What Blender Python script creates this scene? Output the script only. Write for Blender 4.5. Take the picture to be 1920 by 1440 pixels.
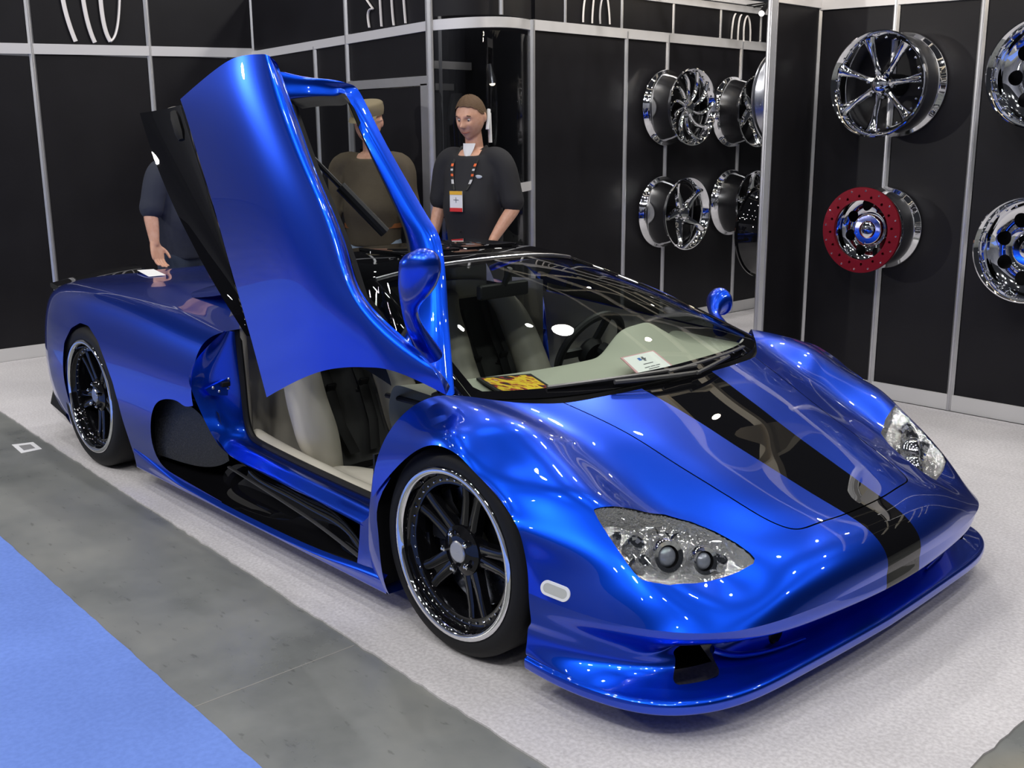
import bpy, bmesh, math, random
import numpy as np
from mathutils import Vector, Matrix, Euler
random.seed(7); rng=np.random.default_rng(7)
S=bpy.context.scene
C=S.collection
for o in list(bpy.data.objects): bpy.data.objects.remove(o,do_unlink=True)
# ------------------------------------------------------------ camera
cam_d=bpy.data.cameras.new('camera'); cam=bpy.data.objects.new('camera',cam_d); C.objects.link(cam)
YAW,PIT,ROL,FPX=math.radians(137.29),math.radians(13.07),math.radians(-.4),1990.
fw=Vector((math.cos(YAW)*math.cos(PIT),math.sin(YAW)*math.cos(PIT),-math.sin(PIT)))
rt=Vector((math.sin(YAW),-math.cos(YAW),0)); up=rt.cross(fw)
r2=rt*math.cos(ROL)+up*math.sin(ROL); u2=-rt*math.sin(ROL)+up*math.cos(ROL)
M=Matrix((r2,u2,-fw)).transposed().to_4x4(); M.translation=Vector((2.332,-2.829,1.536))
cam.matrix_world=M
cam_d.sensor_width=36.; cam_d.lens=FPX/1920*36.; cam_d.clip_start=.05; cam_d.clip_end=200
S.camera=cam
# ------------------------------------------------------------ view, world
vs=S.view_settings; vs.view_transform='Standard'; vs.look='None'; vs.gamma=1.; vs.exposure=-.12; vs.use_curve_mapping=False
W=bpy.data.worlds.new('hall_air'); S.world=W; W.use_nodes=True
W.node_tree.nodes['Background'].inputs[0].default_value=(.62,.65,.75,1); W.node_tree.nodes['Background'].inputs[1].default_value=.035
def point_light(name,loc,power,size,col=(1,1,1)):
    l=bpy.data.lights.new(name,'POINT'); l.energy=power; l.shadow_soft_size=size; l.color=col
    o=bpy.data.objects.new(name,l); o.location=loc; C.objects.link(o); return o
LAMP=150.; KEY=330.
# hall: a field of high-bay lamps, and the booth's own spots
for i in range(6):
    for j in range(6): point_light('hall_lamp',(-8+3.1*i+random.uniform(-.3,.3),-8.5+3.0*j+random.uniform(-.3,.3),8.2),LAMP*(.4 if i<2 and j<3 else 1.),.11,(1,.98,.96))
point_light('booth_spot',(-2.0,3.0,4.0),110,.13,(1,.97,.92))
for x in (-1.05,-.45,.45,1.1): point_light('wheel_spot',(x,2.45,2.52),4.5,.025,(1,.86,.66))
for y in (3.2,4.4): point_light('wheel_spot',(-2.5,y,2.75),6,.025,(1,.88,.7))
point_light('door_fill_light',(-5.5,-4.9,2.7),300,.12,(1,.97,.93))  # unseen fill light, added to brighten the middle of the raised door
for p in ((1.6,-5.2,5.6),(4.4,-4.2,6.2),(-.6,-6.0,6.0)): point_light('key_light',p,KEY,.16,(1,.99,.97))  # added key lights high on the camera side, to brighten the car
# ------------------------------------------------------------ materials
MATS={}
def mat(name,col,rough=.5,metal=0.,coat=0.,coat_rough=.03,noise=None,bump=None,emit=None,estr=1.,trans=0.,ior=1.45,spec=.5,alpha=1.):
    if name in MATS: return MATS[name]
    m=bpy.data.materials.new(name); m.use_nodes=True; nt=m.node_tree; b=nt.nodes['Principled BSDF']
    c=tuple(col)+(1,) if len(col)==3 else col
    b.inputs['Base Color'].default_value=c; b.inputs['Roughness'].default_value=rough; b.inputs['Metallic'].default_value=metal
    b.inputs['Coat Weight'].default_value=coat; b.inputs['Coat Roughness'].default_value=coat_rough
    b.inputs['IOR'].default_value=ior; b.inputs['Specular IOR Level'].default_value=spec
    b.inputs['Transmission Weight'].default_value=trans; b.inputs['Alpha'].default_value=alpha
    if emit: b.inputs['Emission Color'].default_value=tuple(emit)+(1,); b.inputs['Emission Strength'].default_value=estr
    tc=None
    if noise or bump:
        tc=nt.nodes.new('ShaderNodeTexCoord')
    if noise:   # (scale, colour2, contrast lo, hi, detail)
        n=nt.nodes.new('ShaderNodeTexNoise'); n.inputs['Scale'].default_value=noise[0]; n.inputs['Detail'].default_value=noise[4] if len(noise)>4 else 4
        r=nt.nodes.new('ShaderNodeValToRGB'); r.color_ramp.elements[0].position=noise[2]; r.color_ramp.elements[1].position=noise[3]
        r.color_ramp.elements[0].color=c; r.color_ramp.elements[1].color=tuple(noise[1])+(1,)
        nt.links.new(tc.outputs['Object'],n.inputs['Vector']); nt.links.new(n.outputs['Fac'],r.inputs[0]); nt.links.new(r.outputs[0],b.inputs['Base Color'])
    if bump:    # (scale, strength, distance)
        n=nt.nodes.new('ShaderNodeTexNoise'); n.inputs['Scale'].default_value=bump[0]; n.inputs['Detail'].default_value=3
        bm=nt.nodes.new('ShaderNodeBump'); bm.inputs['Strength'].default_value=bump[1]; bm.inputs['Distance'].default_value=bump[2]
        nt.links.new(tc.outputs['Object'],n.inputs['Vector']); nt.links.new(n.outputs['Fac'],bm.inputs['Height']); nt.links.new(bm.outputs[0],b.inputs['Normal'])
    MATS[name]=m; return m
BLUE=mat('blue_metallic_paint',(.0015,.060,.66),rough=.30,metal=.92,coat=1.,coat_rough=.01)
BLACK=mat('black_gloss_paint',(.004,.004,.005),rough=.6,coat=1.,coat_rough=.008,spec=0.)
DARK=mat('black_plastic',(.006,.006,.007),rough=.5,spec=.3)
RUB=mat('black_rubber',(.008,.008,.009),rough=.62,spec=.3,bump=(60,.2,.002))
CHROME=mat('chrome',(.86,.87,.9),rough=.04,metal=1.)
SILV=mat('brushed_silver',(.55,.56,.6),rough=.28,metal=1.)
BEIGE=mat('beige_leather',(.50,.47,.40),rough=.5,bump=(160,.12,.002))
def glass(name,col,rough=.0,mix=.12,ior=1.45):
    if name in MATS: return MATS[name]
    m=bpy.data.materials.new(name); m.use_nodes=True; nt=m.node_tree; nt.nodes.remove(nt.nodes['Principled BSDF'])
    out=nt.nodes['Material Output']; t=nt.nodes.new('ShaderNodeBsdfTransparent'); g=nt.nodes.new('ShaderNodeBsdfGlossy'); mx=nt.nodes.new('ShaderNodeMixShader'); f=nt.nodes.new('ShaderNodeFresnel')
    ge=nt.nodes.new('ShaderNodeNewGeometry'); mr=nt.nodes.new('ShaderNodeMapRange'); mr.inputs[3].default_value=ior; mr.inputs[4].default_value=1/ior; nt.links.new(ge.outputs['Backfacing'],mr.inputs[0]); nt.links.new(mr.outputs[0],f.inputs['IOR'])   # thin pane: same reflectance from both sides
    t.inputs[0].default_value=tuple(col)+(1,); g.inputs['Roughness'].default_value=rough
    nt.links.new(f.outputs[0],mx.inputs[0]); nt.links.new(t.outputs[0],mx.inputs[1]); nt.links.new(g.outputs[0],mx.inputs[2]); nt.links.new(mx.outputs[0],out.inputs[0])
    MATS[name]=m; return m
# ------------------------------------------------------------ object helpers
def empty(name,loc=(0,0,0),rz=0,parent=None):
    o=bpy.data.objects.new(name,None); C.objects.link(o); o.location=loc; o.rotation_euler=(0,0,rz); o.empty_display_size=.1
    if parent: o.parent=parent
    return o
def tag(o,label=None,cat=None,group=None,kind=None):
    if label: o['label']=label
    if cat: o['category']=cat
    if group: o['group']=group
    if kind: o['kind']=kind
    return o
def mesh(name,verts,faces,m,parent=None,smooth=True,angle=None):
    me=bpy.data.meshes.new(name); me.from_pydata([tuple(map(float,v)) for v in verts],[],[tuple(map(int,f)) for f in faces]); me.update()
    if smooth: me.polygons.foreach_set('use_smooth',[True]*len(me.polygons))
    if smooth and angle: me.set_sharp_from_angle(angle=math.radians(angle))
    if m: me.materials.append(m)
    o=bpy.data.objects.new(name,me); C.objects.link(o)
    if parent: o.parent=parent
    return o
class MB:
    """collects shapes; build() links them as one mesh"""
    def __init__(s): s.v=[]; s.f=[]
    def add(s,v,f,T=None):
        n=len(s.v)
        for p in v:
            p=Vector(p); s.v.append(T@p if T is not None else p)
        s.f+= [[i+n for i in q] for q in f]; return s
    def box(s,a,b,T=None,bev=0.):
        x0,y0,z0=a; x1,y1,z1=b
        if bev<=0:
            v=[(x0,y0,z0),(x1,y0,z0),(x1,y1,z0),(x0,y1,z0),(x0,y0,z1),(x1,y0,z1),(x1,y1,z1),(x0,y1,z1)]
            return s.add(v,[(0,3,2,1),(4,5,6,7),(0,1,5,4),(1,2,6,5),(2,3,7,6),(3,0,4,7)],T)
        bm=bmesh.new(); bmesh.ops.create_cube(bm,size=1.)
        for q in bm.verts: q.co=Vector(((x0+x1)/2+q.co.x*(x1-x0),(y0+y1)/2+q.co.y*(y1-y0),(z0+z1)/2+q.co.z*(z1-z0)))
        bmesh.ops.bevel(bm,geom=list(bm.edges),offset=bev,segments=3,affect='EDGES',profile=.6)
        bm.verts.index_update(); r=s.add([q.co for q in bm.verts],[[w.index for w in f.verts] for f in bm.faces],T); bm.free(); return r
    def tube(s,pts,r,n=8,cap=True,closed=False,flat=None,T=None):
        P=[Vector(p) for p in pts]; k=len(P); R=r if hasattr(r,'__len__') else [r]*k
        v=[];f=[]; nrm=None
        for i in range(k):
            if closed: t=(P[(i+1)%k]-P[i-1])
            else: t=(P[min(i+1,k-1)]-P[max(i-1,0)])
            t.normalize()
            if nrm is None:
                a=Vector((0,0,1)) if abs(t.z)<.9 else Vector((1,0,0)); nrm=(a-t*a.dot(t)).normalized()
            else: nrm=(nrm-t*nrm.dot(t)).normalized()
            b=t.cross(nrm)
            for j in range(n):
                an=2*math.pi*j/n; q=nrm*math.cos(an)*R[i]*(flat if flat else 1)+b*math.sin(an)*R[i]; v.append(P[i]+q)
        for i in range(k if closed else k-1):
            for j in range(n):
                a=i*n+j; b_=i*n+(j+1)%n; c=((i+1)%k)*n+(j+1)%n; d=((i+1)%k)*n+j; f.append((a,b_,c,d))
        if cap and not closed: f.append(tuple(range(n-1,-1,-1))); f.append(tuple(range((k-1)*n,k*n)))
        return s.add(v,f,T)
    def lathe(s,prof,n=48,T=None,closed=False,a0=0,a1=2*math.pi):
        """profile (r,h) turned about local z"""
        full=abs(a1-a0-2*math.pi)<1e-6; m_=n if full else n+1; v=[];f=[];k=len(prof)
        for j in range(m_):
            an=a0+(a1-a0)*j/n
            for r,h in prof: v.append((r*math.cos(an),r*math.sin(an),h))
        for j in range(n):
            j2=(j+1)%m_
            for i in range(k if closed else k-1):
                i2=(i+1)%k; f.append((j*k+i,j2*k+i,j2*k+i2,j*k+i2))
        return s.add(v,f,T)
    def prism(s,poly,h0,h1,T=None):
        n=len(poly); v=[(x,y,h0) for x,y in poly]+[(x,y,h1) for x,y in poly]
        f=[tuple(range(n-1,-1,-1)),tuple(range(n,2*n))]+[(i,(i+1)%n,n+(i+1)%n,n+i) for i in range(n)]
        return s.add(v,f,T)
    def ball(s,c,r,T=None,n=10,sc=(1,1,1)):
        v=[];f=[]
        for i in range(n+1):
            th=math.pi*i/n
            for j in range(2*n): an=math.pi*j/n; v.append((c[0]+r*sc[0]*math.sin(th)*math.cos(an),c[1]+r*sc[1]*math.sin(th)*math.sin(an),c[2]+r*sc[2]*math.cos(th)))
        for i in range(n):
            for j in range(2*n): f.append((i*2*n+j,(i+1)*2*n+j,(i+1)*2*n+(j+1)%(2*n),i*2*n+(j+1)%(2*n)))
        return s.add(v,f,T)
    def grid(s,G,T=None,flip=False):
        G=np.asarray(G); a,b=G.shape[:2]; v=G.reshape(-1,3); f=[]
        for i in range(a-1):
            for j in range(b-1):
                q=(i*b+j,i*b+j+1,(i+1)*b+j+1,(i+1)*b+j); f.append(q[::-1] if flip else q)
        return s.add(v,f,T)
    def build(s,name,m,parent=None,smooth=True,angle=35):
        o=mesh(name,s.v,s.f,m,parent,False)
        bm=bmesh.new(); bm.from_mesh(o.data); bmesh.ops.remove_doubles(bm,verts=bm.verts,dist=1e-5); bmesh.ops.recalc_face_normals(bm,faces=bm.faces); bm.to_mesh(o.data); bm.free()
        if smooth:
            o.data.polygons.foreach_set('use_smooth',[True]*len(o.data.polygons))
            if angle: o.data.set_sharp_from_angle(angle=math.radians(angle))
        return o
def copy_tree(o,parent=None):
    c=o.copy(); C.objects.link(c); c.parent=parent
    for ch in list(o.children): copy_tree(ch,c)
    return c
def Tm(loc=(0,0,0),rot=(0,0,0),sc=1.):
    return Matrix.Translation(loc)@Euler(rot).to_matrix().to_4x4()@Matrix.Diagonal((sc,sc,sc,1)) if not hasattr(sc,'__len__') else Matrix.Translation(loc)@Euler(rot).to_matrix().to_4x4()@Matrix.Diagonal((*sc,1))
# ------------------------------------------------------------ spline patches and clipping
def bs_basis(n,m):
    """rows: m samples of a clamped uniform cubic B-spline with n control points; also Greville rows"""
    k=min(3,n-1); kn=np.concatenate([np.zeros(k),np.linspace(0,1,n-k+1),np.ones(k)])
    def B(t):
        out=np.zeros((len(t),n))
        for a,x in enumerate(t):
            x=min(x,1-1e-12); N=np.array([1. if kn[i]<=x<kn[i+1] else 0. for i in range(len(kn)-1)])
            for d in range(1,k+1):
                M_=np.zeros(len(kn)-1-d)
                for i in range(len(M_)):
                    l=(x-kn[i])/(kn[i+d]-kn[i])*N[i] if kn[i+d]>kn[i] else 0; r=(kn[i+d+1]-x)/(kn[i+d+1]-kn[i+1])*N[i+1] if kn[i+d+1]>kn[i+1] else 0
                    M_[i]=l+r
                N=M_
            out[a]=N[:n]
        return out
    g=np.array([kn[i+1:i+k+1].mean() for i in range(n)])
    return B(np.linspace(0,1,m)),B(g)
def patch(net,mu,mv,corr=.8):
    """smooth surface that (nearly) passes through the control net (nu,nv,3)"""
    net=np.asarray(net,float); nu,nv=net.shape[:2]
    Bu,Gu=bs_basis(nu,mu); Bv,Gv=bs_basis(nv,mv)
    Q=net.copy()
    for _ in range(3):
        S_=np.einsum('ai,ijk,bj->abk',Gu,Q,Gv); Q=Q+corr*(net-S_)
    return np.einsum('ai,ijk,bj->abk',Bu,Q,Bv)
def curve(pts,m,corr=.8):
    p=np.asarray(pts,float); B_,G=bs_basis(len(p),m); Q=p.copy()
    for _ in range(4): Q=Q+corr*(p-G@Q)
    return B_@Q
def grid_mesh(G):
    a,b=G.shape[:2]; i=np.arange(a*b).reshape(a,b)
    f=np.stack([i[:-1,:-1],i[1:,:-1],i[1:,1:],i[:-1,1:]],-1).reshape(-1,4)
    return G.reshape(-1,3).copy(),[tuple(q) for q in f]
def clip(V,F,fld):
    """keep the part of the mesh where fld<=0 (fld sampled at the vertices)"""
    V=list(map(tuple,V)); fld=list(fld); out=[]; cache={}; 
    for f in F:
        d=[fld[i] for i in f]
        if all(x<=0 for x in d): out.append(tuple(f)); continue
        if all(x>0 for x in d): continue
        poly=[]
        for k in range(len(f)):
            a,b=f[k],f[(k+1)%len(f)]; da,db=fld[a],fld[b]
            if da<=0: poly.append(a)
            if (da<=0)!=(db<=0):
                key=(min(a,b),max(a,b))
                if key not in cache:
                    t=da/(da-db); p=tuple(V[a][q]+(V[b][q]-V[a][q])*t for q in range(3)); V.append(p); fld.append(0.); cache[key]=len(V)-1
                poly.append(cache[key])
        if len(poly)>=3: out.append(tuple(poly))
    used=sorted({i for f in out for i in f}); mp={o:n for n,o in enumerate(used)}
    return np.array([V[i] for i in used]).reshape(-1,3),[tuple(mp[i] for i in f) for f in out]
def mirror_y(V,F):
    V=np.asarray(V).copy(); V[:,1]*=-1; return V,[tuple(reversed(f)) for f in F]
def both(V,F):
    V2,F2=mirror_y(V,F); n=len(V); return np.concatenate([V,V2]),list(F)+[tuple(i+n for i in f) for f in F2]
def join(*vf):
    V=[];F=[];n=0
    for v,f in vf:
        V.append(np.asarray(v).reshape(-1,3)); F+=[tuple(i+n for i in q) for q in f]; n+=len(v)
    return np.concatenate(V),F
def weld(o,d=2e-4,recalc=False):
    bm=bmesh.new(); bm.from_mesh(o.data); bmesh.ops.remove_doubles(bm,verts=bm.verts,dist=d)
    if recalc: bmesh.ops.recalc_face_normals(bm,faces=bm.faces)
    bm.to_mesh(o.data); bm.free(); o.data.polygons.foreach_set('use_smooth',[True]*len(o.data.polygons)); return o
def poly_sd(px,py,poly,closed=True):
    """signed distance in 2-D, negative inside (closed) """
    poly=np.asarray(poly,float); a=poly; b=np.roll(poly,-1,0) if closed else poly[1:]; a=a if closed else a[:-1]
    d=np.full(px.shape,1e9); ins=np.zeros(px.shape,bool)
    for (ax,ay),(bx,by) in zip(a,b):
        ex,ey=bx-ax,by-ay; t=np.clip(((px-ax)*ex+(py-ay)*ey)/(ex*ex+ey*ey+1e-12),0,1)
        d=np.minimum(d,np.hypot(px-ax-t*ex,py-ay-t*ey))
        if closed:
            c=((ay>py)!=(by>py)); xi=ax+(py-ay)*(bx-ax)/(by-ay+1e-15); ins^=c&(px<xi)
    return np.where(ins,-d,d) if closed else d
def px(u,v,ax,val):
    """photo pixel (1920x1440) -> point where its line of sight meets the plane ax=val"""
    d=fw+r2*((u-960)/FPX)-u2*((v-720)/FPX); c=M.translation; i='xyz'.index(ax)
    t=(val-c[i])/d[i]; return np.array(c+d*t)
# ============================================================ CAR (x forward, y to the car's left, z up; origin under the front axle)
car=empty('sports_car'); tag(car,'metallic blue two-seat sports car with black centre stripe and one scissor door raised','car')
def Yn(net): # right-hand side: y given as magnitudes
    n=np.array(net,float); n[...,1]*=-1; return n
# ---- front clip: hoops from the cowl over the nose to the bumper crease; columns from the centre line out to the wheel arch
FRONT=[
 [(.11,0,.722),(.108,.19,.722),(.095,.36,.724),(.066,.514,.722),(.0,.62,.730),(-.06,.70,.742),(-.14,.79,.757),(-.235,.90,.715),(-.325,.962,.55),(-.335,.978,.42)],
 [(.265,0,.667),(.262,.17,.667),(.245,.32,.672),(.22,.465,.674),(.17,.58,.678),(.12,.68,.70),(.05,.79,.745),(-.04,.91,.722),(-.10,.965,.675),(-.14,.985,.60)],
 [(.42,0,.603),(.418,.15,.604),(.405,.295,.61),(.385,.43,.608),(.33,.55,.612),(.27,.66,.64),(.205,.79,.69),(.12,.90,.69),(.07,.967,.69),(.05,.988,.668)],
 [(.56,0,.549),(.558,.135,.55),(.547,.27,.556),(.53,.405,.552),(.47,.53,.55),(.39,.645,.58),(.33,.79,.64),(.24,.90,.63),(.185,.968,.64),(.165,.988,.635)],
 [(.70,0,.496),(.698,.12,.497),(.688,.25,.502),(.67,.38,.497),(.605,.515,.493),(.505,.64,.52),(.44,.79,.59),(.36,.90,.592),(.27,.965,.585),(.25,.988,.595)],
 [(.80,0,.460),(.799,.108,.460),(.793,.22,.463),(.775,.345,.456),(.72,.50,.446),(.62,.645,.472),(.535,.79,.535),(.44,.897,.53),(.348,.965,.537),(.315,.987,.55)],
 [(.885,0,.428),(.884,.10,.427),(.878,.23,.425),(.86,.36,.420),(.81,.51,.407),(.715,.645,.397),(.63,.798,.465),(.515,.90,.468),(.402,.964,.482),(.36,.986,.50)],
 [(.946,0,.380),(.945,.10,.379),(.937,.24,.377),(.918,.38,.372),(.875,.535,.364),(.795,.665,.358),(.70,.812,.397),(.565,.908,.407),(.42,.963,.42),(.382,.986,.44)],
 [(.966,0,.334),(.965,.10,.334),(.957,.25,.332),(.939,.40,.330),(.903,.565,.327),(.838,.70,.325),(.733,.835,.342),(.585,.927,.353),(.445,.97,.365),(.394,.986,.385)],
 [(.964,0,.30),(.963,.10,.30),(.956,.25,.298),(.943,.40,.298),(.912,.59,.297),(.85,.745,.297),(.735,.86,.302),(.595,.938,.314),(.465,.975,.328),(.397,.987,.335)]]
G1=patch(Yn(FRONT),110,120)
# ---- lower bumper, mouth and splitter, hoops from the crease down
SPL=[(.94,0),(.938,.10),(.933,.27),(.925,.45),(.91,.66),(.858,.815),(.768,.915),(.63,.968),(.485,.985),(.372,.98)]
def hoop(xs,ys,zs): return list(zip(xs,ys,zs))
def shift(base,d,z):  # move splitter outline inward by d (towards the car), at height z
    out=[]
    for k,(x,y) in enumerate(base):
        dd=d[k] if hasattr(d,'__len__') else d
        a=[0,.05,.1,.15,.3,.75,1.15,1.4,1.5,1.55][k]; zz=z[k] if hasattr(z,'__len__') else z
        out.append((x-dd*math.cos(a),max(0,y-dd*math.sin(a)) if k else 0,zz))
    return out
M10=[(.958,0,.246),(.956,.10,.246),(.944,.25,.246),(.924,.42,.246),(.890,.58,.246),(.815,.735,.246),(.728,.835,.25),(.595,.91,.255),(.48,.955,.265),(.394,.978,.27)]
LOW=[FRONT[-1],
 [(.965,0,.272),(.964,.10,.272),(.956,.25,.272),(.940,.41,.272),(.908,.585,.272),(.837,.742,.272),(.736,.852,.277),(.597,.93,.287),(.472,.97,.30),(.396,.984,.305)],
 M10,
 [(x-d,y-e,.235 if k<6 else z-.03) for k,((x,y,z),d,e) in enumerate(zip(M10,[.10,.10,.10,.10,.10,.10,.012,.004,.002,0],[0,0,0,0,.0,.04,.012,.008,.004,.002]))],
 shift(SPL,[.14,.14,.14,.14,.14,.15,.115,.076,.042,.014],[.205,.205,.205,.205,.205,.20,.20,.205,.21,.215]),
 shift(SPL,[.125,.125,.125,.125,.125,.12,.100,.066,.036,.010],[.165,.165,.165,.165,.165,.165,.168,.17,.17,.17]),
 shift(SPL,[.05,.05,.05,.05,.05,.045,.04,.025,.015,.005],.142),
 shift(SPL,.012,.134)]
LIP=[shift(SPL,.012,.134),shift(SPL,.001,.128),shift(SPL,0,.112),shift(SPL,.006,.098),shift(SPL,.05,.092),shift(SPL,.16,.092)]
G2=patch(Yn(LOW),64,120); G3=patch(Yn(LIP),24,120)
# hood outline (plan view, magnitudes) and stripe half width
HOODP=[(.13,-.6),(.066,.0)]
hood_line=curve([(.045,.52),(.066,.514),(.22,.465),(.385,.43),(.53,.405),(.67,.38),(.735,.362),(.785,.335),(.808,.29),(.818,.20),(.826,.10),(.828,0)],60)
hood_poly=np.array([(-.4,-.2),(-.4,.52)]+[tuple(p) for p in hood_line]+[(.828,-.2)])
def stripe_w(x): return np.interp(x,[.0,.11,.265,.42,.56,.70,.80,.885,1.0],[.21,.19,.165,.147,.132,.119,.107,.10,.098])
def split_front(G,has_hood=True):
    V,F=grid_mesh(G); ay=np.abs(V[:,1])
    fs=ay-stripe_w(V[:,0]); fh=poly_sd(V[:,0],ay,hood_poly)
    return V,F,fs,fh
V,F,fs,fh=split_front(G1)
HG=.0022
def fields(V):
    ay=np.abs(V[:,1]); return ay-stripe_w(V[:,0]),poly_sd(V[:,0],ay,hood_poly)
Vh,Fh=clip(V,F,fh+HG); Vb,Fb=clip(V,F,HG-fh)
# headlight opening: outline in the surface's own plan coordinates (x along, |y| across)
HL=np.array([(.484,.828),(.509,.834),(.544,.838),(.579,.841),(.619,.843),(.648,.841),(.668,.834),(.690,.813),(.714,.782),(.738,.712),(.757,.633),(.781,.57),(.795,.522),(.788,.508),(.767,.504),(.725,.508),(.665,.526),(.604,.556),(.547,.604),(.515,.693),(.498,.784),(.484,.828)])
def side_of(V,F,inside,poly,g=0.):
    d=poly_sd(V[:,0],np.abs(V[:,1]),poly[:-1]); return clip(V,F,(d+g) if inside else (g-d))
Vb_,Fb_=side_of(Vb,Fb,False,HL)
Vl,Fl=side_of(Vb,Fb,True,HL,.002)
def cut_stripe(V,F):
    s=fields(V)[0]; return clip(V,F,s),clip(V,F,-s)
(hs,hb)=cut_stripe(Vh,Fh); (ns,nb)=cut_stripe(Vb_,Fb_)
def obj_vf(name,V,F,m,parent=car,w=True):
    o=mesh(name,V,F,m,parent)
    if w: weld(o,1.5e-4)
    return o
hood=obj_vf('hood',*both(*hb),BLUE)
obj_vf('hood_stripe',*both(*hs),BLACK,hood)
# strip of fender behind the wheel
strip=np.array([[(-.345,.955,.54),(-.29,.966,.52),(-.235,.975,.51)],[(-.36,.962,.44),(-.325,.972,.43),(-.298,.978,.425)],[(-.376,.964,.35),(-.34,.973,.34),(-.306,.979,.33)],[(-.385,.962,.25),(-.345,.972,.24),(-.30,.98,.23)],[(-.375,.958,.16),(-.335,.968,.15),(-.288,.975,.14)],[(-.33,.955,.105),(-.30,.962,.105),(-.275,.968,.105)]])
Gs=patch(Yn(strip),16,8)
front_v=join(both(*nb),both(*grid_mesh(Gs)))
fb=obj_vf('front_body',*front_v,BLUE)
obj_vf('nose_stripe',*both(*ns),BLACK,fb)
uv_u,uv_v=np.meshgrid(np.linspace(0,1,64),np.linspace(0,1,120),indexing='ij')
duct=np.hypot(np.maximum(np.abs(uv_u-.70)-.13,0)/.06,np.maximum(np.abs(uv_v-.572)-.065,0)/.028)-1.
V2,F2=grid_mesh(G2); V2,F2=clip(V2,F2,-duct.ravel()); f2=np.abs(V2[:,1])-.098
s2=clip(V2,F2,np.maximum(f2,.235-V2[:,2])); r2a=clip(V2,F2,-f2); r2b=clip(*clip(V2,F2,f2),0) if False else None
# stripe runs down to the mouth lip only; the rest of the centre stays blue
Vc,Fc=clip(V2,F2,f2); Vc2,Fc2=clip(Vc,Fc,Vc[:,2]-.238)
bump=join(both(*r2a),both(Vc2,Fc2),both(*grid_mesh(G3)))
bumper=obj_vf('front_bumper',*bump,BLUE)
obj_vf('bumper_stripe',*both(*s2),BLACK,bumper)
for s_ in (-1,1):
    Gi=G2[26:62,56:84]-np.array([.11,-.05,-.012]); V_,F_=grid_mesh(Gi)
    if s_>0: V_,F_=mirror_y(V_,F_)
    obj_vf('brake_duct',V_,F_,mat('duct_black',(.002,.002,.002),rough=1.,spec=0.),bumper)
    MB().tube([(x,s_*y,z) for x,y,z in curve([(.775,.668,.196),(.80,.63,.178),(.825,.57,.168),(.85,.48,.160),(.865,.36,.155)],20)],list(np.linspace(.016,.006,20)),n=10,flat=.6).build('intake_ledge',BLUE,bumper)
# dark liner under the panel gaps
nl=np.cross(np.gradient(G1,axis=0),np.gradient(G1,axis=1)); nl/=np.linalg.norm(nl,axis=2,keepdims=True)+1e-9
if nl[40,40,2]<0: nl=-nl
Vn,Fn=grid_mesh(G1-nl*.012); dl=np.abs(poly_sd(Vn[:,0],np.abs(Vn[:,1]),hood_poly))
obj_vf('hood_gap_liner',*both(*clip(Vn,Fn,dl-.03)),DARK,hood)
# ---- rear body: stations from the door cut to the tail, columns from the centre line down to the rocker
RX=[-1.42,-1.60,-1.80,-2.05,-2.40,-2.70,-3.00,-3.20,-3.33,-3.395,-3.40,-3.38]
RB=[0,0,0,0,0,0,0,.02,.035,.045,.05,.05]   # how far the tail bows back in the middle
RY=[[0,.30,.55,.75,.865,.95,.995,.985,.945]]*5+[[0,.30,.55,.75,.868,.955,1.0,.988,.945],[0,.30,.55,.75,.862,.94,.985,.975,.935],[0,.30,.55,.74,.85,.92,.958,.95,.915],[0,.29,.54,.72,.825,.885,.92,.91,.88],[0,.29,.53,.71,.81,.865,.89,.88,.85],[0,.29,.53,.70,.80,.85,.875,.865,.83],[0,.29,.53,.69,.79,.83,.85,.84,.80]]
RZ=[[.90,.90,.86,.805,.795,.73,.50,.28,.10],[.90,.90,.86,.815,.802,.735,.50,.28,.10],[.895,.895,.865,.828,.818,.745,.50,.28,.10],[.885,.885,.865,.842,.835,.762,.51,.28,.10],[.872,.872,.866,.856,.851,.785,.52,.28,.10],
    [.856,.856,.858,.86,.853,.79,.53,.28,.10],[.842,.842,.846,.848,.838,.77,.53,.28,.12],[.838,.838,.84,.832,.813,.74,.52,.29,.15],[.832,.832,.829,.815,.785,.71,.50,.30,.18],[.80,.80,.795,.78,.75,.68,.48,.31,.2],[.70,.70,.69,.67,.64,.58,.43,.31,.22],[.40,.40,.40,.39,.38,.36,.33,.29,.25]]
NET=np.array([[(RX[i]-RB[i]*(1-(y/1.0)**2),-y,z) for y,z in zip(RY[i],RZ[i])] for i in range(len(RX))])
GR=patch(NET,150,100)
Vr,Fr=grid_mesh(GR)
ARCH_R=[(-2.90,-.2),(-2.905,.40),(-2.887,.49),(-2.855,.585),(-2.766,.664),(-2.657,.703),(-2.562,.70),(-2.451,.645),(-2.363,.559),(-2.293,.479),(-2.254,.393),(-2.229,.244),(-2.222,.05),(-2.22,-.2)]
SCOOP=[tuple(p) for p in curve([(-1.30,.60),(-1.50,.515),(-1.62,.505),(-1.75,.497),(-1.86,.455),(-1.93,.36),(-1.965,.25),(-1.94,.175),(-1.86,.15),(-1.70,.14),(-1.30,.12)],50)]
CUT=[tuple(p) for p in curve([(-1.30,.98),(-1.40,.86),(-1.46,.805),(-1.505,.76),(-1.525,.70),(-1.535,.62),(-1.53,.54),(-1.51,.49),(-1.45,.44),(-1.2,.38)],40)]
side=np.abs(Vr[:,1])>.78
def fclip(V,F,poly,cond):
    d=poly_sd(V[:,0],V[:,2],poly); f=np.where(cond(V),-d,-1.); return clip(V,F,f)
Vr,Fr=fclip(Vr,Fr,ARCH_R,lambda V:np.abs(V[:,1])>.60)
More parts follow.
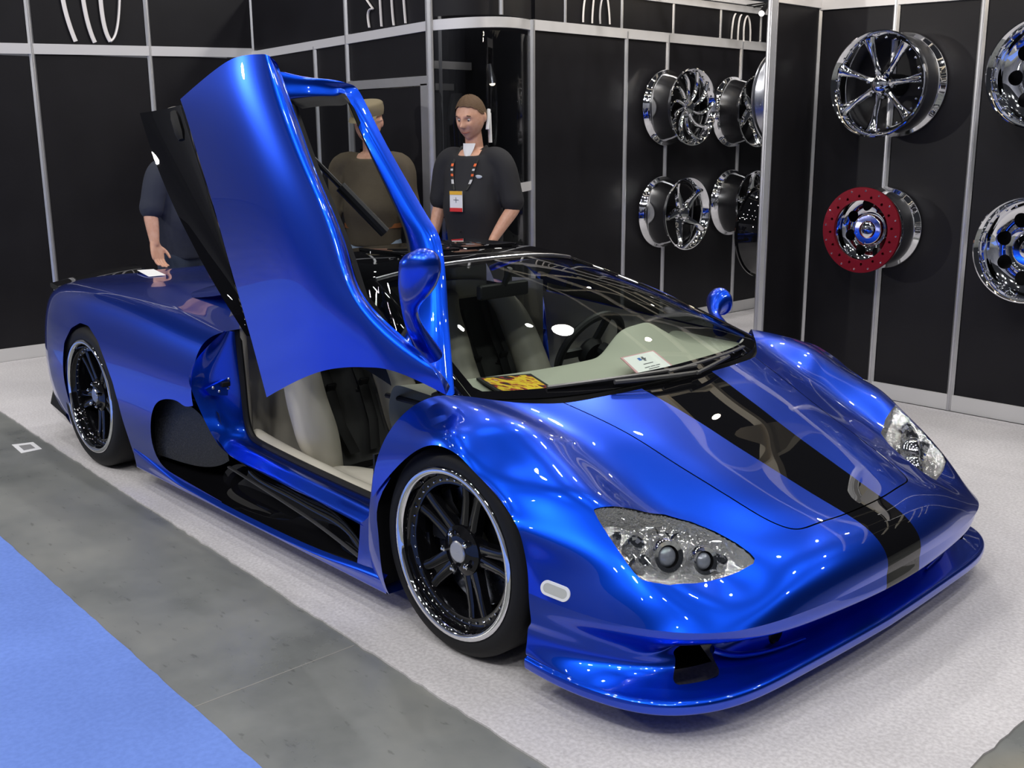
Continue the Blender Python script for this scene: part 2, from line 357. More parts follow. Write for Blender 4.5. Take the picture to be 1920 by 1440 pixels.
Vq,Fq=fclip(Vr,Fr,[(-1.0,.56)]+SCOOP+[(-1.0,.12)],lambda V:np.abs(V[:,1])>.78)
Vq,Fq=fclip(Vq,Fq,[(-1.0,1.3)]+CUT+[(-1.0,.30)],lambda V:np.abs(V[:,1])>.70)
rear=obj_vf('rear_body',*both(Vq,Fq),BLUE)
# arch lips (thickness seen at the wheel openings)
def lip(poly,y0,y1,name,parent,m=BLUE):
    G=np.array([[(x,-y0,z),(x,-y1,z)] for x,z in poly]); return G
# ---- wheel wells
def well(cx,cz,r,w0,w1,name):
    for s in (-1,1):
        mb=MB(); T=Tm((cx,0,cz),(math.pi/2*(1 if s<0 else -1),0,0))
        a0,a1=(-.55,math.pi+.55) if s<0 else (math.pi-.55,2*math.pi+.55)
        if s>0: a0,a1=-math.pi-.55,.55
        mb.lathe([(.02,w1),(r*.92,w1),(r,w1+.04),(r,w0)],n=40,T=T,a0=a0,a1=a1)
        mb.build(name,mat('wheel_well_black',(.004,.004,.004),rough=.9),car)
well(.03,.325,.336,.93,.55,'front_wheel_liner'); well(-2.57,.35,.358,.955,.55,'rear_wheel_liner')
# ---- rear wing, tail details
for sd in (-1,1):
    mb=MB(); W_=[]
    for y in np.linspace(.37,.845,16):
        bow=.045*(1-(y/.84)**2); z=.862-.055*((y-.37)/.475)**1.4
        W_.append([(-3.17-bow,sd*y,z-.03),(-3.25-bow,sd*y,z-.008),(-3.36-bow,sd*y,z+.006),(-3.385-bow,sd*y,z+.002),(-3.38-bow,sd*y,z-.018),(-3.30-bow,sd*y,z-.035),(-3.17-bow,sd*y,z-.045)])
    mb.grid(np.array(W_)); mb.add(W_[0],[tuple(range(7))]).add(W_[-1],[tuple(range(6,-1,-1))])
    mb.build('rear_spoiler',BLACK,car)
mb=MB()
for s in (-1,1):
    mb.grid(np.array([[(-3.05,s*.93,.12),(-3.05,s*.955,.17),(-3.05,s*.93,.24)],[(-3.25,s*.92,.14),(-3.26,s*.95,.20),(-3.25,s*.92,.27)],[(-3.40,s*.84,.20),(-3.44,s*.86,.26),(-3.41,s*.84,.33)],[(-3.46,s*.4,.22),(-3.50,s*.4,.28),(-3.47,s*.4,.36)],[(-3.47,0,.22),(-3.52,0,.28),(-3.48,0,.36)]]))
mb.build('rear_diffuser',BLACK,car)
# ---- windscreen, pillars and roof
WS=[[(.105,0,.733),(.09,.25,.734),(.05,.47,.736),(-.015,.63,.740),(-.105,.745,.742)],
    [(-.13,0,.838),(-.14,.24,.836),(-.17,.44,.830),(-.22,.60,.822),(-.285,.70,.815)],
    [(-.37,0,.930),(-.378,.21,.927),(-.40,.40,.918),(-.435,.55,.905),(-.475,.645,.885)],
    [(-.62,0,1.008),(-.626,.18,1.005),(-.642,.35,.996),(-.668,.49,.98),(-.695,.585,.960)],
    [(-.86,0,1.062),(-.864,.16,1.060),(-.876,.31,1.051),(-.895,.43,1.038),(-.915,.52,1.022)]]
GW=patch(Yn(WS),40,40)
WG=glass('windscreen_glass',(.86,.91,.87),ior=1.24)
V,F=grid_mesh(GW); ws=obj_vf('windshield',*both(V,F),WG)
# black ceramic border around the glass
uu,vv=np.meshgrid(np.linspace(0,1,40),np.linspace(0,1,40),indexing='ij')
brd=np.minimum(np.minimum(uu-.032,.972-uu),.968-vv).ravel()
Vf,Ff=clip(V+np.array([0,0,.0015]),F,brd); obj_vf('glass_border',*both(Vf,Ff),BLACK,ws)
# pillar strip outside the glass, door frame beside it
E0=np.array([r[-1] for r in WS]); 
PIL=np.array([[e,(e[0]-.012,e[1]+.018,e[2]+.004),(e[0]-.03,e[1]+.04,e[2]-.008),(e[0]-.035,e[1]+.055,e[2]-.035)] for e in E0])
GP=patch(Yn(PIL),40,10); V,F=grid_mesh(GP); obj_vf('windshield_pillar',V,F,BLACK); obj_vf('windshield_pillar',*mirror_y(V,F),BLACK)
ROOF=[[(-.86,0,1.062),(-.864,.16,1.060),(-.876,.31,1.051),(-.895,.43,1.038),(-.915,.52,1.022),(-.94,.57,.99)],
      [(-.93,0,1.082),(-.935,.16,1.08),(-.945,.31,1.071),(-.96,.43,1.056),(-.975,.53,1.036),(-.99,.59,1.0)],
      [(-1.15,0,1.094),(-1.15,.16,1.092),(-1.15,.31,1.084),(-1.15,.43,1.070),(-1.15,.53,1.045),(-1.15,.60,1.005)],
      [(-1.40,0,1.088),(-1.40,.16,1.086),(-1.40,.31,1.078),(-1.40,.43,1.062),(-1.40,.53,1.035),(-1.40,.60,.99)],
      [(-1.62,0,1.06),(-1.62,.16,1.058),(-1.62,.31,1.048),(-1.62,.43,1.03),(-1.62,.54,1.0),(-1.62,.62,.95)],
      [(-1.90,0,.99),(-1.90,.16,.988),(-1.90,.31,.975),(-1.90,.44,.955),(-1.90,.56,.925),(-1.92,.66,.87)],
      [(-2.20,0,.91),(-2.20,.16,.908),(-2.20,.31,.90),(-2.20,.45,.885),(-2.20,.58,.87),(-2.20,.70,.84)]]
GF=patch(Yn(ROOF),50,40); V,F=grid_mesh(GF); fr=-1.60-V[:,0]
rf=obj_vf('roof',*both(*clip(V,F,fr)),BLACK)
obj_vf('engine_cover',*both(*clip(V,F,-fr)),BLUE)
mb=MB()
for y0 in (-.30,.02):
    mb.box((-1.34,y0,1.083),(-1.02,y0+.28,1.096),bev=.004)
mb.build('roof_panel',BLACK,rf)
# windshield seal bead at the header
mb=MB(); top=GW[-1]; mb.tube([tuple(p+np.array([0,0,.003])) for p in np.concatenate([top[::-1],(top*[1,-1,1])[1:]])],.006,n=6); mb.build('header_trim',SILV,ws)
# ---- door jamb, sill and side channel (right side built, left side mirrored)
K=np.array([(-1.49,.80,.787),(-1.478,.80,.645),(-1.47,.80,.507),(-1.457,.80,.407),(-1.42,.80,.358),(-1.334,.80,.341),(-1.069,.80,.325),(-.844,.80,.316),(-.619,.80,.309),(-.42,.80,.305)])
O=np.array([(-1.455,.872,.803),(-1.528,.967,.69),(-1.535,.985,.58),(-1.49,.965,.455),(-1.44,.95,.38),(-1.35,.935,.328),(-1.10,.93,.31),(-.84,.93,.296),(-.62,.93,.287),(-.38,.94,.28)])
Mi=(K+O)/2; Mi[:3,0]-=.02; Mi[3:5,0]-=.01; Mi[5:,2]+=.022
Ki=K+np.array([0,.012,0]); Ki[5:,2]+=.012
JN=np.stack([O,O*.85+K*.15+np.array([-.004,0,.0]),Mi,K*.8+O*.2,K],1)
GJ=patch(Yn(JN),80,24,corr=.7)
def lr(name,G,m,parent=car,n=2):
    V,F=grid_mesh(G) if isinstance(G,np.ndarray) else G
    a=obj_vf(name,V,F,m,parent); b=obj_vf(name,*mirror_y(V,F),m,parent); return a,b
lr('door_sill',GJ,BLUE)
# rubber seal along the opening
def lr_mb(name,fn,m,parent=car,**k):
    out=[]
    for s in (-1,1):
        mb=MB(); fn(mb,s); out.append(mb.build(name,m,parent,**k))
    return out
Kc=curve(K,60)
lr_mb('door_seal',lambda mb,s: mb.tube([(p[0]+.004,s*(p[1]-.004),p[2]+.006) for p in Kc],.014,n=8),RUB)
# latch plate and striker on the jamb
def latch(mb,s):
    mb.prism([(0,0),(.15,.045),(.15,.02),(.11,-.045),(.02,-.03)],-.006,.01,T=Matrix(((0,0,1,-1.505),(-s*1,0,0,s*.945),(0,1,0,.575),(0,0,0,1))))
lt=lr_mb('latch_plate',latch,BLUE)
for t,s in zip(lt,(-1,1)):
    mb=MB(); mb.box((-1.50,s*.865-.018,.573),(-1.478,s*.865+.018,.592),bev=.004); mb.build('striker',DARK,t)
    for dy,dz in ((.915,.575),(.845,.60),(.85,.562),(.89,.556)):
        MB().ball((-1.495,s*dy,dz),.007,n=5).build('bolt',SILV,t)
# black channel below the sill running into the side scoop
CX=[-2.02,-1.90,-1.72,-1.52,-1.38,-1.10,-.84,-.62,-.465]
CT=[.40,.46,.48,.45,.335,.309,.295,.28,.215]; CTy=[.93,.94,.945,.95,.938,.93,.93,.93,.935]
CB=[.17,.145,.13,.122,.12,.12,.124,.135,.148]; CBy=.952
CD=[.17,.20,.19,.15,.10,.085,.07,.05,.015]
NC=np.array([[(x,ty,t),(x,ty-d*.45,t*.86+b*.14),(x,ty-d,t*.62+b*.38),(x,ty-d*.95,t*.30+b*.70),(x,CBy-.025-d*.25,b+.012),(x,CBy,b)] for x,t,ty,b,d in zip(CX,CT,CTy,CB,CD)])
ch=lr('side_channel',patch(Yn(NC),70,30),BLACK)
# grey bar modelled for the reflection streak in the black channel
def reflection_bar(mb,s):
    for q in range(1): mb.tube([(x,s*y,z) for x,y,z in curve([(-1.50,.868,.235),(-1.25,.885,.225),(-.95,.90,.205),(-.70,.915,.185),(-.48,.938,.165)],20)],.008,n=6,flat=.5)
lr_mb('channel_reflection',reflection_bar,mat('reflection_grey',(.05,.05,.055),rough=.35,coat=.5),car)
# intake mesh plate in the scoop
MESH=bpy.data.materials.new('intake_mesh'); MESH.use_nodes=True
nt=MESH.node_tree; b_=nt.nodes['Principled BSDF']; tc=nt.nodes.new('ShaderNodeTexCoord'); vo=nt.nodes.new('ShaderNodeTexVoronoi'); vo.inputs['Scale'].default_value=95; vo.feature='DISTANCE_TO_EDGE'
cr=nt.nodes.new('ShaderNodeValToRGB'); cr.color_ramp.elements[0].position=.05; cr.color_ramp.elements[0].color=(.022,.022,.022,1); cr.color_ramp.elements[1].position=.12; cr.color_ramp.elements[1].color=(.004,.004,.004,1)
nt.links.new(tc.outputs['Object'],vo.inputs['Vector']); nt.links.new(vo.outputs['Distance'],cr.inputs[0]); nt.links.new(cr.outputs[0],b_.inputs['Base Color']); b_.inputs['Roughness'].default_value=.45
lr('intake_grille',patch(Yn(np.array([[(-1.985,.955,.20),(-1.985,.955,.33),(-1.96,.95,.44)],[(-1.85,.92,.195),(-1.85,.925,.35),(-1.84,.93,.475)],[(-1.65,.895,.20),(-1.65,.90,.36),(-1.65,.91,.50)],[(-1.47,.88,.27),(-1.475,.89,.36),(-1.48,.905,.47)]])),16,10),MESH)
# rocker
RK=np.array([[(x,.952,b),(x,.966,b-.012),(x,.967,(b+.095)/2),(x,.955,.098),(x,.90,.092),(x,.72,.092)] for x,b in [(-2.20,.20),(-1.90,.148),(-1.70,.131),(-1.40,.121),(-1.10,.121),(-.84,.125),(-.60,.137),(-.46,.15),(-.30,.16)]])
lr('rocker_panel',patch(Yn(RK),50,16),BLUE)
# blue end panel between channel and front wheel
EP=np.array([[(-.475,.932,.288),(-.475,.94,.215),(-.475,.952,.145)],[(-.42,.938,.32),(-.42,.945,.22),(-.42,.952,.14)],[(-.355,.945,.40),(-.35,.95,.24),(-.33,.952,.11)]])
lr('fender_end_panel',patch(Yn(EP),10,10),BLUE)
for s in (-1,1):
    if s<0: MB().add([(-1.548,s*.975,.55),(-1.548,s*.81,.55),(-1.548,s*.81,.80),(-1.548,s*.86,.80),(-1.548,s*.955,.72)],[(0,1,2,3,4)]).build('jamb_backing',BLUE,car)
    MB().box((-.345,min(s*.60,s*.962),.11),(-.335,max(s*.60,s*.962),.56)).build('inner_fender',DARK,car,smooth=False)
# ---- raised door on the right side (built where it stands, hinged at the A-pillar foot)
door=empty('scissor_door',(0,0,0),0,car); door['label']='raised right door with its window frame'
DR=[[(500,745,.97),(560,712,.99),(630,691,.992),(695,690,.98),(760,703,.955),(835,740,.90)],
    [(478,662,.972),(545,640,.995),(615,628,1.0),(680,624,.985),(728,640,0.962),(812,690,0.917)],
    [(455,580,.975),(520,562,1.0),(588,550,1.005),(645,545,.985),(676,557,0.960),(702,592,0.926)],
    [(425,475,.98),(490,460,1.005),(552,448,1.008),(606,440,.985),(635,450,0.960),(655,482,0.929)],
    [(400,385,.985),(460,368,1.008),(520,352,1.01),(572,343,.985),(598,352,0.960),(618,386,0.931)],
    [(371,292,.99),(428,272,1.01),(485,255,1.01),(535,248,.985),(560,258,0.960),(579,292,0.932)],
    [(348,215,.995),(402,180,1.01),(452,158,1.01),(503,152,.985),(525,162,0.962),(545,195,0.935)],
    [(338,186,.995),(395,137,1.005),(444,108,1.005),(488,102,.985),(505,106,0.968),(515,120,0.944)]]
DN=np.array([[px(a,b,'y',-c) for a,b,c in r] for r in DR])
GD=patch(DN,80,60,corr=.85)
# skin with a folded edge
def with_return(G,depth=(0,.035,0)):
    return G
skin=obj_vf('door_skin',*grid_mesh(GD[::-1]),BLUE,door)
inner=GD.copy(); inner[...,1]+=.055
edge=np.concatenate([GD[0,:,:],GD[1:,-1,:],GD[-1,-2::-1,:],GD[-2:0:-1,0,:]]); nb_,nr_,nt_=GD.shape[1],GD.shape[0]-1,GD.shape[1]-1
dep=np.concatenate([np.full(nb_,.055),np.full(nr_,.008),np.full(nt_,.02),np.full(GD.shape[0]-2,.05)]); dep=np.convolve(np.concatenate([dep[-4:],dep,dep[:4]]),np.ones(9)/9,'valid')
ctr=GD.mean((0,1)); edge_i=edge.copy(); edge_i[:,1]+=dep; edge_i=edge_i+(ctr-edge_i)*np.array([.03,0,.03])
GE=np.stack([edge,edge*.9+edge_i*.1+np.array([0,.004,0]),edge_i],1); GE=np.concatenate([GE,GE[:1]])
obj_vf('door_edge',*grid_mesh(GE),BLUE,door)
# inner trim panel
tt=np.linspace(0,1,GD.shape[1])[None,:,None]; ss=np.linspace(0,1,GD.shape[0])[:,None,None]; GI=GD.copy(); GI=GI+(ctr-GI)*np.array([.04,0,.04]); GI=GI+(GI[:,:1]-GI)*(.30*tt); GI[...,1]+=np.where(ss<.5,.056,.03)[...,0]*(1-.3*tt[...,0])
obj_vf('door_trim',*grid_mesh(GI),DARK,door)
# window frame
FO=[(520,135,.925),(560,144,.86),(600,147,.79),(640,157,.715),(662,174,.67),(700,250,.665),(750,340,.675),(790,410,.69),(812,450,.70),(822,520,.735),(827,600,.775),(832,665,.815),(838,742,.865)]
FI=[(540,186,.905),(570,182,.855),(605,180,.79),(632,179,.735),(650,183,.705),(684,262,.69),(723,345,.70),(753,412,.715),(766,455,.725),(775,520,.755),(772,585,.80),(757,630,.845),(735,655,.89)]
fo=np.array([px(a,b,'y',-c) for a,b,c in FO]); fi=np.array([px(a,b,'y',-c) for a,b,c in FI])
out=np.array([-.35,-.85,.25]); out=out/np.linalg.norm(out)
FN=np.stack([fo+np.array([0,.03,0]),fo,fo*.68+fi*.32+out*.013,fo*.35+fi*.65+out*.013,fi,fi+np.array([0,.03,0])],1)
GFm=patch(FN,70,18,corr=.8); obj_vf('window_frame',*grid_mesh(GFm),BLUE,door)
# black seal inside the frame and along the belt
belt=[(735,655,.885),(712,632,.89),(690,590,.895),(655,482,.898),(618,386,.90),(579,292,.902),(545,195,.905)]
bl=np.array([px(a,b,'y',-c) for a,b,c in belt]); fic=curve(fi,60); blc=curve(bl,40)
loop=np.concatenate([fic,blc[1:]])
lc=loop.mean(0); wv=np.concatenate([np.full(60,1.),np.full(39,.03)]); wv=np.convolve(np.pad(wv,4,mode='edge'),np.ones(9)/9,'valid')[:,None]; inn=loop+(lc-loop)*np.array([.12,.12,.085])*wv; inn[:,1]+=.01
GSe=np.stack([loop+[0,.006,0],loop*.8+inn*.2+[0,-.006,0],loop*.45+inn*.55+[0,.0,0],inn+[0,.012,0]],1)
obj_vf('window_seal',*grid_mesh(np.concatenate([GSe,GSe[:1]])),RUB,door)
GL=glass('side_glass',(.66,.68,.67),ior=1.35)
cv=inn.mean(0)+[0,.012,0]; V=np.concatenate([inn+[0,.012,0],[cv]]); n_=len(inn)
obj_vf('window_glass',V,[(i,(i+1)%n_,n_) for i in range(n_)],GL,door)
# lower black flap of the door (roof of the side channel)
FL_o=[(338,190,.985),(352,235,.98),(372,300,.975),(400,390,.97),(425,480,.965),(450,570,.96),(472,640,.96)]
FL_i=[(262,212,.93),(272,245,.93),(290,300,.935),(325,385,.94),(365,465,.945),(412,550,.95),(462,630,.955)]
fo_=np.array([px(a,b,'y',-c) for a,b,c in FL_o]); fi_=np.array([px(a,b,'y',-c) for a,b,c in FL_i])
NF=np.stack([fo_,fo_*.75+fi_*.25+[0,.05,0],fo_*.4+fi_*.6+[0,.045,0],fi_],1)
obj_vf('door_channel_roof',*grid_mesh(patch(NF,40,16)),BLACK,door)
# release handle recess on the door's rear edge
hp=px(333,235,'y',-.955); mb=MB(); a_=Vector((-.43,0,.90)); 
mb.tube([Vector(hp)+a_*t for t in (-.06,-.03,.03,.055)],[.012,.02,.02,.014],n=8); mb.build('latch_recess',DARK,door)
# gas strut
s0=px(585,295,'y',-.72); s1=px(722,436,'y',-.50); s0,s1=Vector(s0),Vector(s1)
mb=MB(); mb.tube([s0,s0.lerp(s1,.45)],.010,n=8).tube([s0.lerp(s1,.38),s1],.021,n=10); mb.build('gas_strut',mat('strut_grey',(.05,.05,.055),rough=.35,metal=.6),door)
# door mirror
def mirror_body(P,R,parent,fl=.78):
    mb=MB(); mb.tube(P,R,n=20,flat=fl); return mb.build('mirror_housing',BLUE,parent,angle=80)
mp=[(808,668,.83),(792,640,.87),(776,610,.915),(768,575,.955),(774,545,.985),(783,520,.995),(788,497,1.0),(788,480,1.0),(787,470,1.0),(786,466,1.0)]
mir=mirror_body([tuple(p) for p in curve([px(a,b,'y',-c) for a,b,c in mp],26)],list(curve([(r,0,0) for r in (.045,.036,.028,.028,.045,.058,.060,.050,.030,.004)],26)[:,0]),door)
# ---- closed left door: skin and glass
LD=[[(-.24,.90,.716),(-.36,.955,.60),(-.40,.962,.44),(-.42,.935,.30)],[(-.6,.895,.735),(-.6,.965,.63),(-.6,.975,.45),(-.6,.935,.29)],[(-1.0,.885,.765),(-1.0,.968,.66),(-1.0,.985,.46),(-1.0,.935,.30)],[(-1.42,.87,.795),(-1.48,.955,.70),(-1.50,.985,.58),(-1.44,.95,.38)]]
obj_vf('left_door_skin',*grid_mesh(patch(LD,30,20)[::-1]),BLUE)
obj_vf('left_door_trim',*grid_mesh(patch(LD,16,12)+np.array([0,-.03,0])),BEIGE)
LW=[[(-.11,.765,.742),(-.20,.84,.735),(-.24,.90,.716)],[(-.475,.665,.885),(-.52,.80,.82),(-.6,.895,.735)],[(-.93,.575,1.005),(-.95,.75,.90),(-1.0,.885,.765)],[(-1.40,.62,.985),(-1.42,.77,.90),(-1.42,.87,.795)]]
obj_vf('left_window_glass',*grid_mesh(patch(LW,30,14)[::-1]),glass('dark_side_glass',(.10,.11,.11),ior=1.45))
mb=MB(); mb.tube(curve([(-.10,.77,.742),(-.30,.735,.81),(-.50,.675,.892),(-.72,.61,.962),(-.95,.58,1.008),(-1.20,.605,1.022),(-1.40,.625,.99),(-1.60,.66,.93)],40)+np.array([0,.012,-.022]),.017,n=10,flat=.9); mb.build('left_roof_rail',BLUE,car,angle=80)
m_=[(-.30,.80,.748),(-.36,.86,.762),(-.415,.905,.785),(-.44,.945,.81),(-.45,.98,.825),(-.45,1.01,.826),(-.45,1.03,.825)]
mb=MB(); mb.tube([tuple(p) for p in curve(m_,20)],list(curve([(r,0,0) for r in (.035,.026,.022,.040,.058,.052,.006)],20)[:,0]),n=18,flat=1.); ml=mb.build('left_mirror_housing',BLUE,car,angle=80)
# ---- road wheels
def text_mesh(txt,size,depth=.001):
    c=bpy.data.curves.new('lettering','FONT'); c.body=txt; c.size=size; c.extrude=depth; c.align_x='CENTER'; c.align_y='CENTER'
    o=bpy.data.objects.new('lettering',c); C.objects.link(o); dg=bpy.context.evaluated_depsgraph_get(); me=bpy.data.meshes.new_from_object(o.evaluated_get(dg)); bpy.data.objects.remove(o,do_unlink=True); return me
def ring(n,r,off=0): return [(r*math.cos(off+2*math.pi*i/n),r*math.sin(off+2*math.pi*i/n)) for i in range(n)]
SPK=mat('gloss_black_spoke',(.004,.004,.005),rough=.6,coat=1.,coat_rough=.03,spec=0.)
DISC=mat('brake_disc_steel',(.42,.45,.52),rough=.25,metal=1.)
def road_wheel(rr,tr,width,rot):
    w=empty('road_wheel',(0,0,0),0,car)
    mb=MB(); h=rr
    mb.lathe([(h-.006,-.004),(h+.004,.002),(h+.012,.003),(h+(tr-h)*.55,.004),(tr-.016,-.006),(tr-.004,-.018),(tr,-.035),(tr,-width+.035),(tr-.004,-width+.018),(tr-.016,-width+.006),(h,-width)],n=72).build('tyre',RUB,w,angle=50)
    MB().lathe([(h-.028,-.020),(h-.024,.002),(h-.016,.008),(h-.004,.008),(h,.003),(h-.004,-.006)],n=72).build('rim_lip',CHROME,w,angle=60)
    MB().lathe([(h-.026,-.006),(h-.030,-.030),(h-.034,-.034),(h-.060,-.034),(h-.062,-.05),(h-.055,-.12),(h-.045,-width+.01)],n=72).build('rim_barrel',SPK,w,angle=50)
    # five twin spokes
    sp=None
    for k in range(5):
        if sp is None:
            mb=MB()
            for s in (-1,1):
                G=[]
                for r,wd,off,z,d in [(.035,.022,.015,-.052,.03),(.07,.021,.018,-.048,.032),(.12,.018,.021,-.046,.03),(.17,.017,.025,-.042,.028),(h-.055,.018,.033,-.036,.026),(h-.036,.022,.041,-.033,.02)]:
                    G.append([(r,s*off-wd,z-d),(r,s*off-wd*.9,z-.004),(r,s*off-wd*.4,z),(r,s*off+wd*.4,z),(r,s*off+wd*.9,z-.004),(r,s*off+wd,z-d)])
                mb.grid(np.array(G))
            mb.grid(np.array([[(r,-y,z),(r,0,z-.004),(r,y,z)] for r,y,z in [(.03,.02,-.06),(.12,.022,-.062),(h-.05,.038,-.05)]]))
            sp=mb.build('spoke',SPK,w,angle=50); sp.rotation_euler=(0,0,rot)
        else:
            c=sp.copy(); C.objects.link(c); c.rotation_euler=(0,0,rot+2*math.pi*k/5)
    MB().lathe([(.001,-.030),(.036,-.030),(.058,-.036),(.078,-.044),(.082,-.07)],n=40).build('hub',SPK,w)
    MB().lathe([(.001,-.024),(.030,-.024),(.034,-.027),(.035,-.034)],n=32).build('centre_cap',SILV,w)
    nut=None
    for x,y in ring(5,.057,rot+.63):
        if nut is None:
            mb=MB(); mb.prism(ring(6,.0095),-.04,-.018).ball((0,0,-.018),.0078,n=5); nut=mb.build('lug_nut',CHROME,w,angle=30); nut.location=(x,y,0)
        else: c=nut.copy(); C.objects.link(c); c.location=(x,y,0)
    stud=None
    for x,y in ring(40,h-.047,.05):
        if stud is None: stud=MB().ball((0,0,-.033),.0046,n=4).build('rim_stud',CHROME,w); stud.location=(x,y,0)
        else: c=stud.copy(); C.objects.link(c); c.location=(x,y,0)
    MB().lathe([(.06,-.105),(.185,-.105),(.187,-.11),(.187,-.13),(.06,-.13)],n=64).build('brake_disc',DISC,w,angle=30)
    hole=None
    for q in range(3):
        for x,y in ring(18,.125+.02*q,.08*q):
            if hole is None: hole=MB().lathe([(.0005,-.1045),(.004,-.1045)],n=8).build('disc_hole',DARK,w); hole.location=(x,y,0)
            else: c=hole.copy(); C.objects.link(c); c.location=(x,y,0)
    return w
def caliper(w,ang):
    mb=MB(); n=14; G=[]
    for i in range(n+1):
        a=ang-.55+1.1*i/n; e=.006*math.sin(math.pi*i/n)
        G.append([(r*math.cos(a),r*math.sin(a),z) for r,z in [(.105,-.10),(.11,-.085),(.15,-.078-e),(.19,-.085),(.198,-.10),(.198,-.15)]])
    mb.grid(np.array(G)); return mb.build('brake_caliper',DARK,w,angle=50)
wl=[]
for x,y,z,rr,tr,wd,rot,ca in [(.02,-.95,.325,.268,.325,.235,1.30,math.pi*.85),(-2.66,-.97,.345,.275,.345,.32,.9,0.)]:
    w=road_wheel(rr,tr,wd,rot); w.location=(x,y,z); w.rotation_euler=(math.pi/2,0,0); cal=caliper(w,ca)
    me=text_mesh('PRO',.034); t=bpy.data.objects.new('caliper_lettering',me); C.objects.link(t); t.parent=w; me.materials.append(mat('grey_print',(.5,.5,.5),rough=.4))
    t.location=(.155*math.cos(ca),.155*math.sin(ca),-.074); t.rotation_euler=(0,0,ca-math.pi/2)
    wl.append(w)
for w in list(wl):
    c=copy_tree(w,car); c.location=(w.location.x,-w.location.y,w.location.z); c.rotation_euler=(-math.pi/2,0,0)
# ---- headlights
def nearest_surface(x,y):
    P_=G1.reshape(-1,3); k=np.argmin((P_[:,0]-x)**2+(np.abs(P_[:,1])-y)**2); return P_[k],nl.reshape(-1,3)[k]
LENS=glass('lamp_lens',(.95,.96,.97),ior=1.4)
Gd=patch(Yn(FRONT),260,280); nd=np.cross(np.gradient(Gd,axis=0),np.gradient(Gd,axis=1)); nd/=np.linalg.norm(nd,axis=2,keepdims=True)+1e-9
if nd[90,90,2]<0: nd=-nd
Vd,Fd=grid_mesh(Gd); Nd=nd.reshape(-1,3); dd=poly_sd(Vd[:,0],np.abs(Vd[:,1]),HL[:-1])
bowl_V=Vd-Nd*(np.clip(-dd/.022,0,1)**.6*.055+.002)[:,None]
fl=clip(bowl_V,Fd,dd); lens=clip(Vd-Nd*.001,Fd,dd+.001)
FACET=mat('faceted_reflector',(.88,.88,.87),rough=.10,metal=.9,bump=(60,.9,.012))
for s in (-1,1):
    hl=empty('headlight',(0,0,0),0,car)
    fV,fF=fl if s<0 else mirror_y(*fl); lV,lF=lens if s<0 else mirror_y(*lens)
    obj_vf('reflector_bowl',fV,fF,FACET,hl); obj_vf('lens_cover',lV,lF,LENS,hl)
    for (u,v,r) in [(.650,.695,.043),(.698,.615,.038)]:
        p,nn=nearest_surface(u,v); p=p-nn*.024; ax=Vector((.90,-.36*(1 if s<0 else -1),.30)).normalized(); p=Vector((p[0],s*abs(p[1]),p[2]))
        T=Matrix.Translation(p)@ax.to_track_quat('Z','Y').to_matrix().to_4x4()
        MB().lathe([(r*.72,.012),(r,.016),(r*1.12,.004),(r*1.15,-.02),(r*.9,-.045)],n=28,T=T).build('projector_ring',CHROME,hl)
        MB().lathe([(r*.74,.012),(r*.76,.0),(r*.70,-.004)],n=28,T=T).build('projector_bezel',DARK,hl)
        MB().lathe([(.0005,.016),(r*.3,.014),(r*.55,.008),(r*.72,-.004)],n=28,T=T).build('projector_lens',mat('projector_glass',(.25,.27,.32),rough=.02,metal=.3,coat=1.),hl)
    for (u,v,r) in [(.60,.77,.022),(.565,.81,.014),(.73,.57,.016),(.64,.79,.018)]:
        p,nn=nearest_surface(u,v); p=p-nn*.035; p=Vector((p[0],s*abs(p[1]),p[2])); n2=Vector((nn[0],nn[1]*(1 if s<0 else -1),nn[2]))
        T=Matrix.Translation(p)@n2.to_track_quat('Z','Y').to_matrix().to_4x4()
        mb=MB(); mb.lathe([(.0005,.0),(r*.5,.004),(r*.9,.014),(r,.020),(r*1.15,.006),(r*1.2,-.02)],n=8,T=T); mb.build('reflector_cup',CHROME,hl,angle=15)
    for k in range(26):
        u,v=random.uniform(.50,.78),random.uniform(.52,.83)
        if poly_sd(np.array([u]),np.array([v]),HL[:-1])[0]>-.018: continue
        p,nn=nearest_surface(u,v); p=p-nn*random.uniform(.022,.040); p=Vector((p[0],s*abs(p[1]),p[2])); n2=(Vector((nn[0],nn[1]*(1 if s<0 else -1),nn[2]))+Vector((random.uniform(-.6,.6),random.uniform(-.6,.6),random.uniform(-.2,.6)))).normalized()
        T=Matrix.Translation(p)@n2.to_track_quat('Z','Y').to_matrix().to_4x4()@Matrix.Rotation(random.uniform(0,3),4,'Z')
        w_,l_=random.uniform(.004,.009),random.uniform(.010,.022); mb=MB(); mb.add([(-l_,-w_,0),(l_,-w_,0),(l_,w_,0),(-l_,w_,0),(0,0,.006)],[(0,1,4),(1,2,4),(2,3,4),(3,0,4)],T); mb.build('reflector_facet',CHROME if k%3 else FACET,hl,smooth=False)
